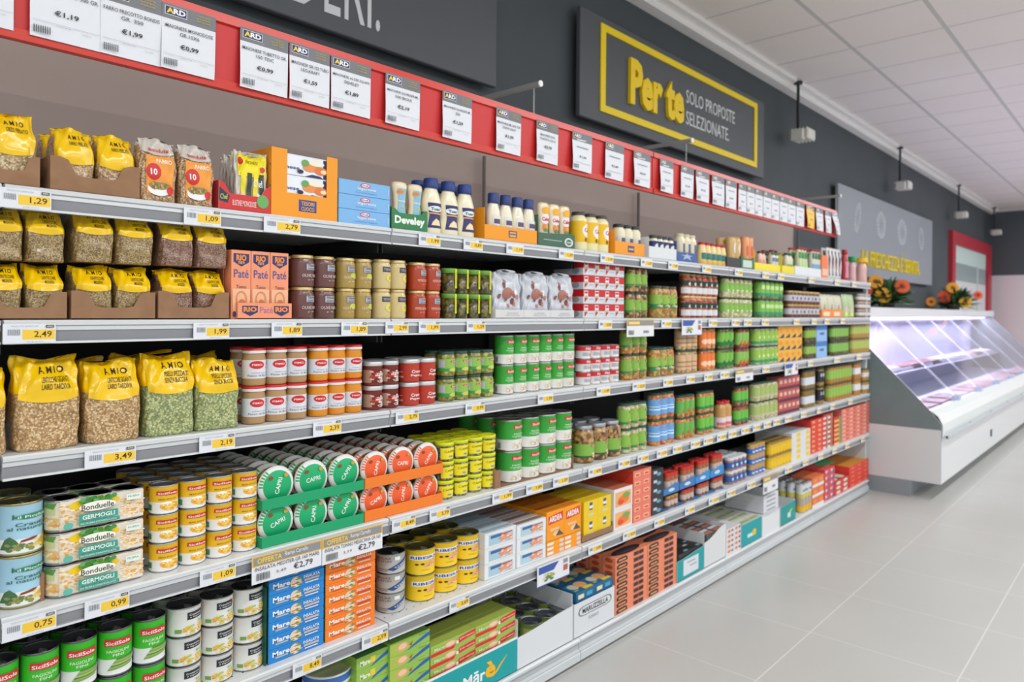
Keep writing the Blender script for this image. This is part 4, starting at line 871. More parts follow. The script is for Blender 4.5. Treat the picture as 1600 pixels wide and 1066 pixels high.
block('A', 838, 890, 3, 323, 1, bottle, 'topdown_mayonnaise', 'bottle', 'capless squeeze mayonnaise in the dark green carton', y0=.03, body='ecdcb8/g', cap=None, capf=.001, prof=[(.5, 0), (.62, .1), (.85, .2), (.8, .5), (1, .85), (.95, .96), (.75, 1)], lab=(.3, .95), a=cal, flat=.62, gap=1.05)
yj = [('E', .62, .55, .26, .34, 'f0ece8'), ('T', 'Calve', .62, .58, .36, .2, 'b84068', .02), ('E', .5, .12, .05, .1, '7c4820'), ('E', .76, .14, .06, .1, '6c9c38')]
block('A', 889, 951, 3, 337, 1, jar, 'mayonnaise_jar', 'jar', 'mayonnaise jar with yellow label and black lid', y0=.03, cont='ece4b4/g', lid='3c3c38', lf=.08, lab=(.22, .76), lc='f0c010', a=yj, neck=.7, deep=1)
trayrun('A', 961, 1007, 1, 382, 'low orange display carton with badge', y0=.02, d=.15, low=1, notch='flat', col=OC, leftflap=.11, a=[('R', .42, .25, .22, .5, '4a4488'), ('R', .44, .42, .18, .14, 'e0b040')])
block('A', 955, 1001, 3, 354, 1, jar, 'small_mayonnaise_jar', 'jar', 'small mayonnaise jar with black lid in orange carton', y0=.03, cont='ece4c4/g', lid='2c2c30', lf=.1, lab=(.15, .6), lc='dcdcd4', a=[('R', .4, .6, .3, .3, '585068')], neck=.74)
trayrun('A', 1014, 1057, 1, 390, 'plain white display carton holding navy-labelled jars', y0=.02, d=.15, low=1, col='dcdfe2', leftflap=.10)
block('A', 1012, 1053, 4, 371, 1, jar, 'navy_label_jar', 'jar', 'pale sauce jar with navy label and dark lid', y0=.03, cont='e8e0c0/g', lid='3c3e44', lf=.13, lab=(.2, .75), lc='243474', a=[('E', .5, .6, .2, .2, 'e8e8e0')], neck=.78)
trayrun('A', 1057.5, 1089, 1, 397, 'blue display carton with white emblem', y0=.02, d=.15, low=1, col='3c5c9c', leftflap=.10, a=[('P', [(.3, .2), (.5, .42), (.7, .2), (.62, .6), (.8, .7), (.55, .75), (.5, .95), (.45, .75), (.2, .7), (.38, .6)], 'a8b8d0')])
block('A', 1052, 1088, 3, 368, 1, jar, 'white_sauce_jar', 'jar', 'white sauce jar with pale lid above the blue carton', y0=.03, cont='e8dec0/g', lid='d8d0a8', lf=.09, lab=(.25, .7), lc=None, a=[('R', .4, .2, .24, .7, '4c6090')], neck=.74)
redcap = [('R', .1, .3, .8, .42, '2c7c58'), ('R', .15, .5, .7, .1, '3c70a0'), ('R', 0, .0, 1, .14, 'f0b838')]
block('A', 1088, 1135, 5, 383, 1, bottle, 'yellow_sauce_bottle', 'bottle', 'yellow sauce bottle with red cap', y0=.03, body='ecd494/g', cap='b8202c', capf=.12, capw=.66, prof=[(.95, 0), (1, .3), (.9, .7), (.75, .95), (.7, 1)], lab=(.05, .8), a=redcap, flat=.9, gap=1.04)
trayrun('A', 1136, 1157, 1, 404, 'small black display carton', y0=.02, d=.12, low=1, col='34343a')
block('A', 1133, 1157, 2, 372, 1, bottle, 'beige_sauce_bottle', 'bottle', 'tall beige squeeze bottle above the black carton', y0=.03, body='dcb878/g', cap=None, capf=.001, prof=[(.9, 0), (1, .1), (.92, .6), (1, .9), (.9, 1)], lab=(.3, .9), a=[('E', .55, .6, .25, .3, 'e8dcd0')], flat=.9, deep=2)
trayrun('A', 1158, 1178, 1, 403, 'small dark green carton with white panel', y0=.02, d=.12, low=.85, notch='ear', col='1c6c48', a=[('R', .14, .12, .7, .6, 'c8d8cc')])
block('A', 1156, 1177, 2, 371, 1, bottle, 'orange_sauce_bottle', 'bottle', 'orange squeeze bottle above the green carton', y0=.03, body='f0a470/g', cap=None, capf=.001, prof=[(.9, 0), (1, .1), (.92, .6), (1, .9), (.9, 1)], lab=(.3, .9), a=[('R', .3, .2, .4, .5, 'e86850')], flat=.9, deep=2)
trayrun('A', 1179.5, 1219, 1, 415, 'wide yellow display carton', y0=.02, d=.12, low=1, col='f0dc38', leftflap=.12)
block('A', 1181, 1197, 2, 393, 1, bottle, 'pink_sauce_bottle', 'bottle', 'pink sauce bottle in the wide yellow carton', y0=.028, body='ecc8b0/g', cap='5c2c30', capf=.1, lab=(.1, .7), a=[('R', .15, .1, .7, .8, 'e0a8a0')], flat=.9)
block('A', 1199, 1217, 2, 391, 1, bottle, 'white_sauce_bottle', 'bottle', 'white sauce bottle with green neck in yellow carton', y0=.028, body='dcdccc/g', cap='7c2c30', capf=.1, lab=(.1, .98), a=[('R', .15, .5, .7, .2, '6880a0'), ('R', 0, .85, 1, .15, '2c6040')], flat=.9, deep=2)
trayrun('A', 1222, 1241, 1, 417, 'narrow yellow display carton', y0=.02, d=.12, low=1, col='ecd830', leftflap=.12)
block('A', 1222, 1239, 2, 396, 1, bottle, 'mustard_bottle', 'bottle', 'green-labelled bottle in the narrow yellow carton', y0=.028, body='e0dcc0/g', cap='28503c', capf=.1, lab=(.1, .7), a=[('R', .2, .2, .6, .5, '8cb848')], flat=.9, deep=2)
trayrun('A', 1242, 1283, 2, 421, 'small white display carton', y0=.02, d=.12, low=1, col='dfe2e4')
block('A', 1241, 1262, 3, 388, 1, bottle, 'pale_dressing_bottle', 'bottle', 'pale green dressing bottle with red cap', y0=.028, body='d4dcb0/g', cap='b02c38', capf=.07, lab=(.1, .9), a=[('R', .1, .1, .8, .4, 'c0dca0'), ('R', .1, .7, .8, .3, '4c9c40')], flat=.9, deep=2)
block('A', 1262, 1283, 3, 391, 1, bottle, 'blue_label_bottle', 'bottle', 'dressing bottle with light blue label and red cap', y0=.028, body='e0e0cc/g', cap='b02c38', capf=.07, lab=(.1, .9), a=[('R', .1, .05, .8, .45, '78acd4'), ('R', .1, .75, .8, .3, '3c7c48')], flat=.9, deep=2)
block('A', 1284, 1294, 1, 400, 1, carton, 'orange_sauce_box', 'box', 'tall orange box near the shelf end', y0=.02, d=.08, col='ec7c48', a=[('R', .1, .1, .8, .3, 'f0c0a0')])
block('A', 1294, 1315, 4, 390, 1, pouch, 'sauce_pouch', 'pouch', 'white and black sauce pouch', y0=.02, d=.03, col='dcdcdc', a=[('R', .15, .1, .3, .8, '50484c'), ('R', .6, .3, .25, .3, 'e8c8c8')], deep=2)
block('A', 1313, 1326, 1, 390, 1, bottle, 'ketchup_bottle', 'bottle', 'red ketchup bottle near the shelf end', y0=.02, body='b02838/g', cap='b01c28', capf=.14, lab=(.1, .7), lc='d890a0', flat=.8)
block('A', 1325, 1338, 1, 401, 1, bottle, 'pink_topping_bottle', 'bottle', 'pink bottle with green cap', y0=.02, body='e0b0b4/g', cap='1c9848', capf=.2, capw=.9, flat=.8)
block('A', 1337, 1355, 1, 403, 1, bottle, 'pink_topping_bottle', 'bottle', 'pink bottle with yellow cap at the shelf end', y0=.02, body='e0b0a8/g', cap='ecc010', capf=.18, capw=.9, flat=.8)

# ---- second shelf
for u0, u1, ds, ct, l1, l2, sd in ((-34, 105, 'left', 'lentil', 'LENTICCHIE', 'MIGNON', 1), (111, 243, 'middle', 'lentil', 'LENTICCHIE', 'MIGNON', 5), (247, 358, 'right', 'rosso', 'LENTICCHIE', 'ROSSE', 9)):
    tn = {'left': 'nearest brown carton', 'middle': 'middle brown carton', 'right': 'brown carton beside pink boxes'}[ds]
    trayrun('B', u0, u1, 1, 457 if u0 > -30 else 456, f'brown carton of lentil bags, {ds} one of three', y0=.02, d=.26, low=.42, notch='bay')
    block('B', u0+4, u1-2, 2, 412 if u0 < 100 else 416 if u0 < 200 else 421, 1, bag, 'lentil_bag', 'bag', 'yellow-topped lentil bag in the '+tn, y0=.03, d=.105, cont=ct, a=amio(l1, l2), cut=.50, seed=sd, group='yellow and clear lentil bags')
    block('B', u0+4, u1+1, 2, 327 if u0 < 100 else 333 if u0 < 200 else 345, 1, bag, 'lentil_bag', 'bag', 'yellow-topped lentil bag above the '+tn, y0=.03, d=.105, cont=ct, a=amio(l1, l2), cut=.50, seed=sd+2, vb=411 if u0 < 100 else 415 if u0 < 200 else 420, group='yellow and clear lentil bags')
rio = lambda y, s=.4: [('P', [(.5-s, y+.09), (.5+s, y+.09), (.5+s, y-.03), (.5, y-.1), (.5-s, y-.03)], '28386c'), ('T', 'RIO', .5, y+.03, s*1.3, .09, 'f08c30', .05), ('T', 'mare', .5, y-.04, s*.8, .04, 'f0a060', .02)]
pate = rio(.86) + [('T', 'Pat\u00e9', .5, .66, .74, .12, '3050a0', .0), ('P', [(.04, .44), (.96, .44), (.9, .02), (.1, .02)], 'f0b890'), ('T', 'Tonno', .5, .47, .5, .05, '905048', .01), ('E', .5, .28, .3, .13, 'd88c60'), ('E', .48, .3, .2, .08, 'f0b48c'), ('E', .52, .24, .16, .05, 'c87850'), ('E', .3, .2, .08, .05, 'e0902c'), ('E', .84, .07, .1, .05, '68a838'), ('E', .14, .07, .08, .045, '303468')]
block('B', 361, 451, 3, 396, 1, carton, 'tuna_pate_box', 'box', 'tall salmon pink tuna pate box', y0=.032, d=.04, col='f09870', a=pate, deep=2)
trayrun('B', 371, 456, 1, 474, 'low salmon pink display carton', y0=.02, d=.16, low=1, col='f09870', inner='d88860', a=[('P', [(.08, .82), (.36, .82), (.36, .42), (.22, .18), (.08, .42)], '28386c'), ('T', 'RIO', .22, .6, .24, .32, 'f08c30', .05), ('T', 'Pat\u00e9', .52, .56, .24, .4, 'a070a8', .0), ('P', [(.66, .82), (.94, .82), (.94, .42), (.8, .18), (.66, .42)], '28386c'), ('T', 'RIO', .8, .6, .24, .32, 'f08c30', .05)])
for u0, u1, vt, ct, ds, t_, c2 in ((452, 523, 401, '6c4440/g', 'dark brown olive spread jar', 'OLIVE NERE', 'e0dcd8'), (523, 580, 405, 'ac9048/g', 'mustard yellow spread jar', 'OLIVE VERDI', 'e8e0c0'), (580, 634, 407, 'd4c088/g', 'pale cream spread jar', 'CARCIOFI', '8a7c50'), (635, 688, 412, 'b03c18/g', 'brick red spread jar', 'PEPERONCINO', 'e8c8b8')):
    a_ = tartufi(t_, c2)
    if 'mustard' in ds: a_ = a_+[('E', .62, .42, .12, .12, 'c8d048')]
    if 'dark' in ds: a_ = a_+[('E', .74, .58, .05, .09, '28304c'), ('E', .80, .5, .04, .08, '303858')]
    if 'cream' in ds: a_ = [('R', .4, .62, .28, .24, '4a4a50'), ('T', 'TESORI', .54, .74, .22, .1, 'b8b8c0', .01), ('E', .62, .36, .13, .18, 'e0d468'), ('E', .66, .36, .07, .1, 'b0b048')]
    block('B', u0, u1, 2, vt, 2, jar, ds.replace(' ', '_').replace('pale_', '').replace('dark_', ''), 'jar', ds+' with gold lid', y0=.03, cont=ct, lid='c8b078/s', lf=.09, lab=(.1, .85), lc=None, a=a_, neck=.86, deep=2, rows=lambda i, l, b: i == 0)
block('B', 688, 767, 4, 423, 2, tub, 'pesto_tub', 'tub', 'dark olive tub, green lid and yellow strap', y0=.03, cont='dark', lid='70b020', lc=None, strap='e0e020', jit=0, gap=1.01)
ph = [('F', .15, .15, .7, .6, ['90504c', 'b87870', '6c3c38'], 12, .05), ('E', .45, .5, .2, .12, 'a86c5c')]
trayrun('B', 774, 897, 3, 485, 'low white open carton under meat snack bags', y0=.02, d=.15, low=1, col='d4d4d4', a=[('T', 'SALUMI SNACK', .6, .6, .4, .14, '70747c'), ('T', 'PRODOTTO IN ITALIA', .6, .35, .5, .12, '70747c')])
block('B', 770, 898, 3, 428, 1, pouch, 'snack_bag', 'bag', 'shiny white and dark red snack bag', y0=.035, d=.045, col='film_silver', top='film_silver', a=ph, seed=6, dz=.004, deep=1)
block('B', 778, 900, 3, 432, 1, pouch, 'snack_bag', 'bag', 'dark red back of a snack bag behind the front ones', y0=.095, d=.03, col='film_red', top='film_red', seed=2, dz=.004)
tp4 = [('R', 0, .5, 1, .5, 'c81c24'), ('R', .08, .46, .36, .46, 'e8e4e0'), ('R', .12, .72, .28, .14, 'c02430'), ('E', .26, .5, .14, .1, 'b8b890'), ('P', [(.12, .1), (.42, .42), (.12, .42)], 'c82028'), ('R', .52, .3, .4, .06, 'a8b0b8')]
block('B', 911, 975, 4, 413, 4, carton, 'tuna_multipack', 'packet', 'red and white tuna multipack', y0=.03, d=.16, col='d0d8dc', a=tp4, s=[('R', 0, .5, 1, .5, 'c81c24'), ('E', .75, .3, .12, .2, '98a0a4')])
block('B', 975, 1011, 3, 417, 2, jar, 'mushroom_jar', 'jar', 'mushroom jar, lime label, dark lid', y0=.03, cont='mush', lid='28302c', lf=.08, lab=(.22, .7), lc='8cc820', a=lime, neck=.84)
block('B', 1013, 1058, 3, 448, 1, jar, 'mixed_pickle_jar', 'jar', 'single-layer mixed vegetable jar, lime label', y0=.03, cont='mixed', lid='484838', lf=.07, lab=(.3, .72), lc='98cc28', a=limetall, neck=.8, deep=2)
dg = [('R', 0, .52, 1, .34, '143c30'), ('R', .1, .0, .9, .4, 'dcdce0'), ('E', .6, .62, .16, .12, 'd8d8d0')]
block('B', 1060, 1121, 6, 431, 2, jar, 'tomato_pesto_jar', 'jar', 'jar with dark green band and white label', y0=.03, cont='redmix', lid='c8b078/s', lf=.09, lab=(.1, .78), lc=None, a=dg, neck=.84)
block('B', 1122, 1175, 6, 436, 2, jar, 'artichoke_jar', 'jar', 'tall pale vegetable jar with lime label', y0=.03, cont='pale', lid='2c4838', lf=.07, lab=(.3, .74), lc='8ccc30', a=[('E', .6, .12, .2, .12, 'e8ecc8')]+sun(.62, .8, .16), neck=.84)
block('B', 1176, 1223, 5, 440, 2, jar, 'gherkin_jar', 'jar', 'jar with bright lime label and teal band', y0=.03, cont='cucumber', lid='2c4838', lf=.07, lab=(.15, .85), lc='84cc24', a=[('R', 0, 0, 1, .22, '2c9870'), ('R', .3, .5, .3, .3, 'c8e498')], neck=.86)
block('B', 1223, 1281, 8, 457, 2, jar, 'brown_paste_jar', 'jar', 'small brown jar with white label, gold lid', y0=.03, cont='6a3828/g', lid='b89858/s', lf=.12, lab=(.25, .68), lc='c8c8d0', a=[('R', .4, .2, .2, .5, '6a5068')], neck=.9)
trayrun('B', 1284, 1316, 2, 484, 'small orange carton near the shelf end', y0=.02, d=.12, low=1, col='f08c28', a=[('R', .15, .2, .6, .5, 'f4d8c0')])
block('B', 1283, 1316, 3, 461, 1, pouch, 'crouton_bag', 'bag', 'cream paper bag with dark stripes', y0=.03, d=.04, col='d0ccb4', a=[('P', [(.35, .1), (.65, .1), (.5, .6)], '605c60')])
block('B', 1318, 1335, 2, 460, 1, pouch, 'green_snack_bag', 'bag', 'pale green upright bag', y0=.03, d=.04, col='b4c898', a=[('R', .1, .05, .8, .16, 'd8e060'), ('R', .2, .25, .5, .2, 'e8b8c0')])
block('B', 1335, 1359, 5, 460, 3, jar, 'anchovy_cream_jar', 'jar', 'tiny jar with pale lid and white label', y0=.03, cont='8c6048/g', lid='a8a49c/s', lf=.2, lab=(.25, .65), lc='d4d4d4', neck=.92)

# ---- third shelf
gig = lambda a_, b_: amio(a_, b_)
for i, (u0, u1, vt, ct, a_, b_, sd, ds) in enumerate(((-90, 16, 572, 'giant', 'FAGIOLI', '', 2, 'big yellow-topped bean bag cut by the picture edge'), (21, 131, 553, 'giant', 'LENTICCHIE GIGANTI', 'LAIRD TARDIVA', 11, 'big yellow-topped bag of tan lentils, nearest whole one'), (132, 225, 558, 'giant', 'LENTICCHIE GIGANTI', 'LAIRD TARDIVA', 17, 'big yellow-topped bag of tan lentils beside peas'), (226, 309, 549, 'peas', 'PISELLI SPEZZATI', 'SENZA BUCCIA', 23, 'big yellow-topped bag of green split peas beside tan lentils'), (306, 378, 557, 'peas', 'PISELLI SPEZZATI', 'SENZA BUCCIA', 31, 'big yellow-topped bag of green split peas beside red lids'))):
    block('C', u0, u1, 1, vt, 1, bag, 'pulse_bag', 'bag', ds, y0=.025, d=.09, cont=ct, a=gig(a_, b_), cut=.50, seed=sd, sidegrain=False, group='big yellow-topped pulse bags', gap=1)
for u0, u1, vt, sd, w_ in ((60, 190, 556, 41, 'tan lentil bags'), (190, 300, 546, 43, 'first split pea bag'), (275, 370, 548, 47, 'second split pea bag')):
    block('C', u0-12, u1-20, 1, vt, 1, bag, 'pulse_bag', 'bag', 'yellow bag top showing behind the '+w_, y0=.135, d=.08, cont='giant', cut=.45, seed=sd, sidegrain=False, group='big yellow-topped pulse bags')
block('C', 377, 479, 3, 541, 2, jar, 'tuna_bean_jar', 'jar', 'tan jar, white label, red and white lid', y0=.03, cont='b08c60/g', lid='d02420', band='e4e4e4', lf=.13, lab=(.2, .68), lc='dcdfe6', a=fimo('c8a078'), neck=.93, deep=2, rows=lambda i, l, b: i == 0)
block('C', 480, 565, 3, 538, 2, jar, 'pumpkin_cream_jar', 'jar', 'orange jar, white label, red and white lid', y0=.03, cont='dc8c10/g', lid='d02420', band='e4e4e4', lf=.13, lab=(.2, .62), lc='dcdfe6', a=fimo('f0b838'), neck=.93, deep=2, rows=lambda i, l, b: i == 0)
rj = [('R', .0, .1, .3, .7, 'a88870'), ('F', .3, .05, .65, .8, ['c83828', 'e0b098', 'e8e0d0', '501818'], 26, .06), ('T', 'Tomato', .62, .56, .4, .16, 'ece8f0', .02), ('P', [(.5, .1), (.62, .5), (.7, .1)], 'd8c8c0')]
block('C', 566, 622, 2, 563, 2, jar, 'tomato_snack_jar', 'jar', 'squat dark red jar with silver lid', y0=.03, cont='8c2018/g', lid='c4c4c4/s', lf=.17, lab=(.05, .8), lc='702018', a=rj, neck=.96, deep=2, rows=lambda i, l, b: l == 1 or i == 0)
block('C', 622, 680, 2, 559, 2, jar, 'pepper_cream_jar', 'jar', 'squat bright red jar, silver lid, white script', y0=.03, cont='c03018/g', lid='c4c4c4/s', lf=.17, lab=(.05, .8), lc='b83420', a=[('T', 'Crema di', .62, .55, .4, .18, 'f4f0f0', .02), ('T', 'Peperoni', .62, .32, .44, .16, 'f4f0f0', .02), ('R', .02, .2, .2, .1, 'e0a898'), ('R', .02, .5, .18, .05, 'e0a898')], neck=.96, deep=2, rows=lambda i, l, b: l == 1)
block('C', 682, 771, 4, 546, 2, jar, 'olive_jar', 'jar', 'green olive jar, lime label, dark green lid', y0=.03, cont='pickle', lid='24443c', lf=.1, lab=(.2, .7), lc='94cc28', a=[('R', .0, .0, 1, .24, '2c9848'), ('E', .6, .12, .2, .16, 'c8c860'), ('R', .08, .3, .2, .6, 'b8bcc4')]+sun(.62, .78, .18), neck=.86, deep=2)
block('C', 772, 897, 6, 521, 2, can, 'white_bean_can', 'can', 'tall green and white bean can', y0=.03, bands=[('e4e2de', 0, .33), ('38a838', .33, 1)], a=bean_can, rim='b4b4b0/m')
tn = [('R', 0, .62, 1, .38, 'cc2028'), ('T', 'PRIMIA', .6, .8, .4, .22, 'f0e0e0', .02), ('E', .68, .3, .15, .22, 'd0904c'), ('R', .3, .2, .2, .3, 'a8b4c0')]
block('C', 897, 967, 4, 538, 3, can, 'red_white_can', 'can', 'squat red and white food can', y0=.03, bands=[('dcdcdc', 0, 1)], a=tn)
block('C', 967, 1010, 3, 512, 2, jar, 'amber_pickle_jar', 'jar', 'amber vegetable jar with lime label', y0=.03, cont='mixed', lid='24382c', lf=.08, lab=(.25, .78), lc='8cc424', a=lime, neck=.86)
block('C', 1010, 1053, 3, 542, 1, jar, 'mixed_salad_jar', 'jar', 'single-layer mixed salad jar, lime label', y0=.03, cont='mixed', lid='3c5040', lf=.07, lab=(.2, .66), lc='98cc28', a=limetall, neck=.82, deep=2)
P6 = [(1053, 1089, 510, 3, 'tan_label_jar', 'jar with tan label and green lid', 'beans', 'd8b48c', [('R', .1, .2, .8, .06, 'a87850'), ('R', .1, .5, .8, .06, 'a87850')]),
      (1089, 1117, 511, 3, 'carrot_jar', 'jar with orange carrot label', 'carrot', 'ec7c30', [('E', .5, .3, .3, .2, 'f4d0b0')]),
      (1117, 1146, 512, 3, 'black_olive_jar', 'jar with lime label and black olive print', 'cucumber', '80cc18', [('R', 0, 0, 1, .25, '0c7c40'), ('E', .6, .3, .15, .12, '1c2420'), ('E', .75, .22, .1, .1, 'e8e8d8')]),
      (1146, 1170, 513, 3, 'pepper_jar', 'jar with lime label above red peppers', 'redmix', '90d038', [('P', [(.3, 0), (.5, .4), (.7, 0)], 'd83c28')])]
for u0, u1, vt, n, nm, ds, ct, lc, a_ in P6: block('C', u0, u1, n, vt, 2, jar, nm, 'jar', ds, y0=.03, cont=ct, lid='2c4438', lf=.08, lab=(.15, .78), lc=lc, a=a_, neck=.88)
block('C', 1170, 1215, 5, 511, 2, jar, 'pea_jar', 'jar', 'jar with yellow-green label beside yellow boxes', y0=.03, cont='pale', lid='2c5040', lf=.08, lab=(.1, .82), lc='a0d428', a=[('R', 0, 0, 1, .2, '2c9c68'), ('E', .6, .5, .2, .14, 'e0e8a8')], neck=.88)
block('C', 1216, 1253, 4, 509, 3, carton, 'yellow_snack_box', 'box', 'yellow box with orange and purple print', y0=.03, d=.1, col='e8b438', a=[('P', [(.1, .0), (.9, .0), (.9, .4)], '4c2858'), ('E', .45, .6, .3, .2, 'f09020')])
block('C', 1253, 1275, 4, 510, 2, jar, 'olive_slice_jar', 'jar', 'dark olive jar beside the blue carton', y0=.03, cont='dark', lid='303830', lf=.1, lab=(.3, .75), lc='98c830', neck=.9)
block('C', 1276, 1292, 1, 508, 2, carton, 'blue_cracker_box', 'box', 'blue and white box on the far third shelf', y0=.03, d=.1, col='90b8e8', a=[('R', 0, .7, 1, .3, '3878c0'), ('R', .3, .4, .4, .15, '506898')])
block('C', 1293, 1325, 7, 508, 2, jar, 'dark_green_jar', 'jar', 'slim dark jar with green label', y0=.03, cont='dark', lid='38403c', lf=.1, lab=(.25, .8), lc='8cc838', neck=.9)
block('C', 1325, 1358, 8, 505, 2, jar, 'yellow_green_jar', 'jar', 'slim jar with yellow-green label, gold foot', y0=.03, cont='b08838/g', lid='4c5838', lf=.08, lab=(.3, .8), lc='b4cc48', neck=.9)

# ---- fourth shelf
block('D', -8, 67, 1, 781, 2, can, 'sauerkraut_can', 'can', 'tall light blue sauerkraut can', y0=.035, bands=[('a4d0e4', 0, 1)], a=crauti, rim='a8a070/m', lid='8c8450/m', deep=2, jit=0)
b = MB(); b.box(Xof(66, .85, .02), Xof(76, .85, .02), .05, .25, .8146, .875, 'cardb'); single(b, 'cardboard_scrap', 'torn brown cardboard edge beside the sauerkraut cans', 'cardboard')
block('D', 74, 231, 1, 759, 3, multipack, 'canned_sprout_multipack', 'multipack', 'bean sprout three-can multipack with card sleeve', y0=.035, deep=2, gap=1, jit=0, d=.068, dgap=.012)
block('D', 231, 401, 4, 735, 3, can, 'sweetcorn_can', 'can', 'yellow and white sweetcorn can', y0=.03, bands=[('e6e6e0', 0, .42), ('ecbc1c', .42, 1)], a=corn_can, deep=4, rows=lambda i, l, b: l > 0 or i == 0)
# salad tubs standing in two-storey coloured cartons
def capri(u0, u1, vbs, vts, vtub, col, word, n=3):
    x0, x1 = Xof(u0, .85, .02), Xof(u1, .85, .02); w = x1-x0
    z = [ZS['D']+.0006, atY(u1, vbs, .02).z]; th = atY(u1, vts, .02).z-z[0]
    side = MB()
    for l in range(2):
        zt = z[l]; b = MB(); f = MB()
        b.box(x0, x0+.003, .024, .40, zt, zt+th*1.0, 'd8dcc8'); b.box(x1-.003, x1, .024, .40, zt, zt+th*1.15, col); b.box(x0+.003, x1-.003, .024, .40, zt, zt+.002, 'e4e4dc'); f.box(x0, x1, .02, .0235, zt, zt+th, col, .001)
        f.face([(x0-.0004, .02, zt), (x0-.0004, .02, zt+th), (x0-.0004, .16, zt+th*1.5), (x0-.0004, .40, zt+th*1.5), (x0-.0004, .40, zt)], col)
        if l == 0: b.box(x0+.004, x0+.007, .38, .399, z[0]+.002, z[1]-.0005, col); b.box(x1-.007, x1-.004, .38, .399, z[0]+.002, z[1]-.0005, col)
        place([('carton_base', b), ('front_panel', f)], 'tub_carton', f'{word} open carton of round salad tubs, {("lower", "upper")[l]} one', 'carton', (0, 0, 0), word+' salad tub cartons')
        r = w/n/2*.97; 
        for i in range(n):
            rot = [.35, 1.45, 1.0, 1.3, .1, .9][(i+3*l) % 6] * (1 if word == 'green' else -1 if i == 1 and l else 1)
            for q in range(7):
                if l == 0 and q > 1 and i > 0: continue
                jz = .0
                parts = disc(2*r, 2*r, .042, True, col={'green': '12ac6c', 'orange': 'f0602c'}[word], rot=rot) if q == 0 else disc(2*r, 2*r, .042, True, col={'green': '12ac6c', 'orange': 'e8582c'}[word], rot=.5)
                where = f'{colword(i, n)} in {("lower", "upper")[l]} carton'
                place(parts, f'salad_tub', f'{word} salad tub standing on edge, {where}'+('' if q == 0 else ', '+(ORD[q-1]+' behind it')), 'tub', (x0+w*(i+.5)/n, .058+q*.047, zt+.0025), word+' salad tubs on edge', cache=('capri', word, round(r, 4), rot if q == 0 else 'b'))
capri(409, 569, 765, 802, 700, '12a068', 'green')
capri(570, 692, 739, 770, 690, 'f07c20', 'orange')
block('D', 678, 774, 4, 679, 3, tub, 'caper_tub', 'tub', 'clear caper tub, yellow label and lid', y0=.03, cont='caper', lid='dce018', a=[('T', 'CAPPERI', .5, .62, .48, .16, '5c5410', .0), ('R', .42, .16, .16, .18, 'd8d8d0')]+[('R', .43+.03*q, .18, .012, .14, '282828') for q in range(5)], deep=3, rows=lambda i, l, b: l == 2 or i == 0)
block('D', 774, 893, 4, 643, 2, can, 'cannellini_can', 'can', 'green and white cannellini can in torn carton', y0=.03, bands=[('e4e2de', 0, .36), ('38a83c', .36, 1)], a=bean_can, rim='b4b4b0/m', deep=3, rows=lambda i, l, b: l == 1 or i == 0)
b = MB(); xa, xb = Xof(773, .83, .024), Xof(897, .83, .024); b.box(xa, xb, .022, .30, .8141, .8145, 'cardb'); b.box(xa-.003, xa, .022, .30, .8144, .885, 'cardb'); b.box(xa, xa+.028, .0215, .0235, .8144, .88, 'cardb'); b.box(xb, xb+.003, .03, .12, .8144, .87, 'cardb')
single(b, 'torn_carton', 'torn brown carton edge around the cannellini cans', 'cardboard')
bj = [('R', 0, .0, .62, .12, '205c40'), ('E', .68, .1, .16, .2, 'e8c8a0'), ('F', .52, .0, .3, .3, ['d8a050', 'f0e0c8', 'a04828', '406828'], 12, .06)] + sun(.66, .84, .18)
block('D', 893, 970, 3, 657, 1, jar, 'big_mushroom_jar', 'jar', 'big mushroom jar, lime label, grey lid', y0=.03, cont='mush', lid='a4a8b0/s', lf=.09, lab=(.16, .52), lc='88c424', a=bj, neck=.74, deep=2)
Q = [(963, 1010, 627, 3, 2, 'bean_salad_jar', 'pale bean jar with lime label beside blue ones', 'pale', '90cc20', lime),
     (1010, 1053, 611, 3, 2, 'blue_label_jar', 'bean jar with light blue label', 'carrot', '6aa8e0', bluejar),
     (1053, 1085, 616, 3, 2, 'tomato_salad_jar', 'orange vegetable jar with green label', 'carrot', '70c030', [('E', .6, .2, .18, .16, 'e03820'), ('R', .6, .6, .3, .2, 'e8e0d0')]),
     (1086, 1115, 610, 3, 2, 'green_label_jar', 'jar with vivid green label beside red lids', 'carrot', '78d018', [('R', 0, 0, 1, .22, '188c48'), ('E', .8, .2, .1, .14, 'e8e8e0')]),
     (1143, 1169, 603, 3, 2, 'green_pepper_jar', 'jar with vivid green label after the red lids', 'redmix', '70cc18', [('R', 0, 0, 1, .22, '188c48'), ('E', .8, .2, .1, .14, 'e8e8e0')]),
     (1169, 1215, 594, 5, 2, 'pale_pickle_jar', 'pale pickle jar on the far fourth shelf', 'pale', 'b0cc58', [('R', 0, 0, 1, .2, 'c8c0a0')])]
for u0, u1, vt, n, la, nm, ds, ct, lc, a_ in Q: block('D', u0, u1, n, vt, la, jar, nm, 'jar', ds, y0=.03, cont=ct, lid='28503c', lf=.08, lab=(.18, .76), lc=lc, a=a_, neck=.86)
block('D', 1115, 1143, 2, 626, 1, jar, 'red_lid_jar', 'jar', 'flask-shaped jar with red lid and pink label', y0=.03, cont='c89858/g', lid='cc1c24', lf=.1, lab=(.1, .42), lc='e8d8dc', a=[('R', .1, .1, .8, .35, 'e06878')], neck=.6)
block('D', 1216, 1249, 5, 586, 3, carton, 'red_purple_box', 'box', 'red and purple box on the far fourth shelf', y0=.03, d=.08, col='b84c48', a=[('R', .3, .5, .6, .3, 'e0b8a8'), ('R', 0, 0, 1, .25, '5c1838')])
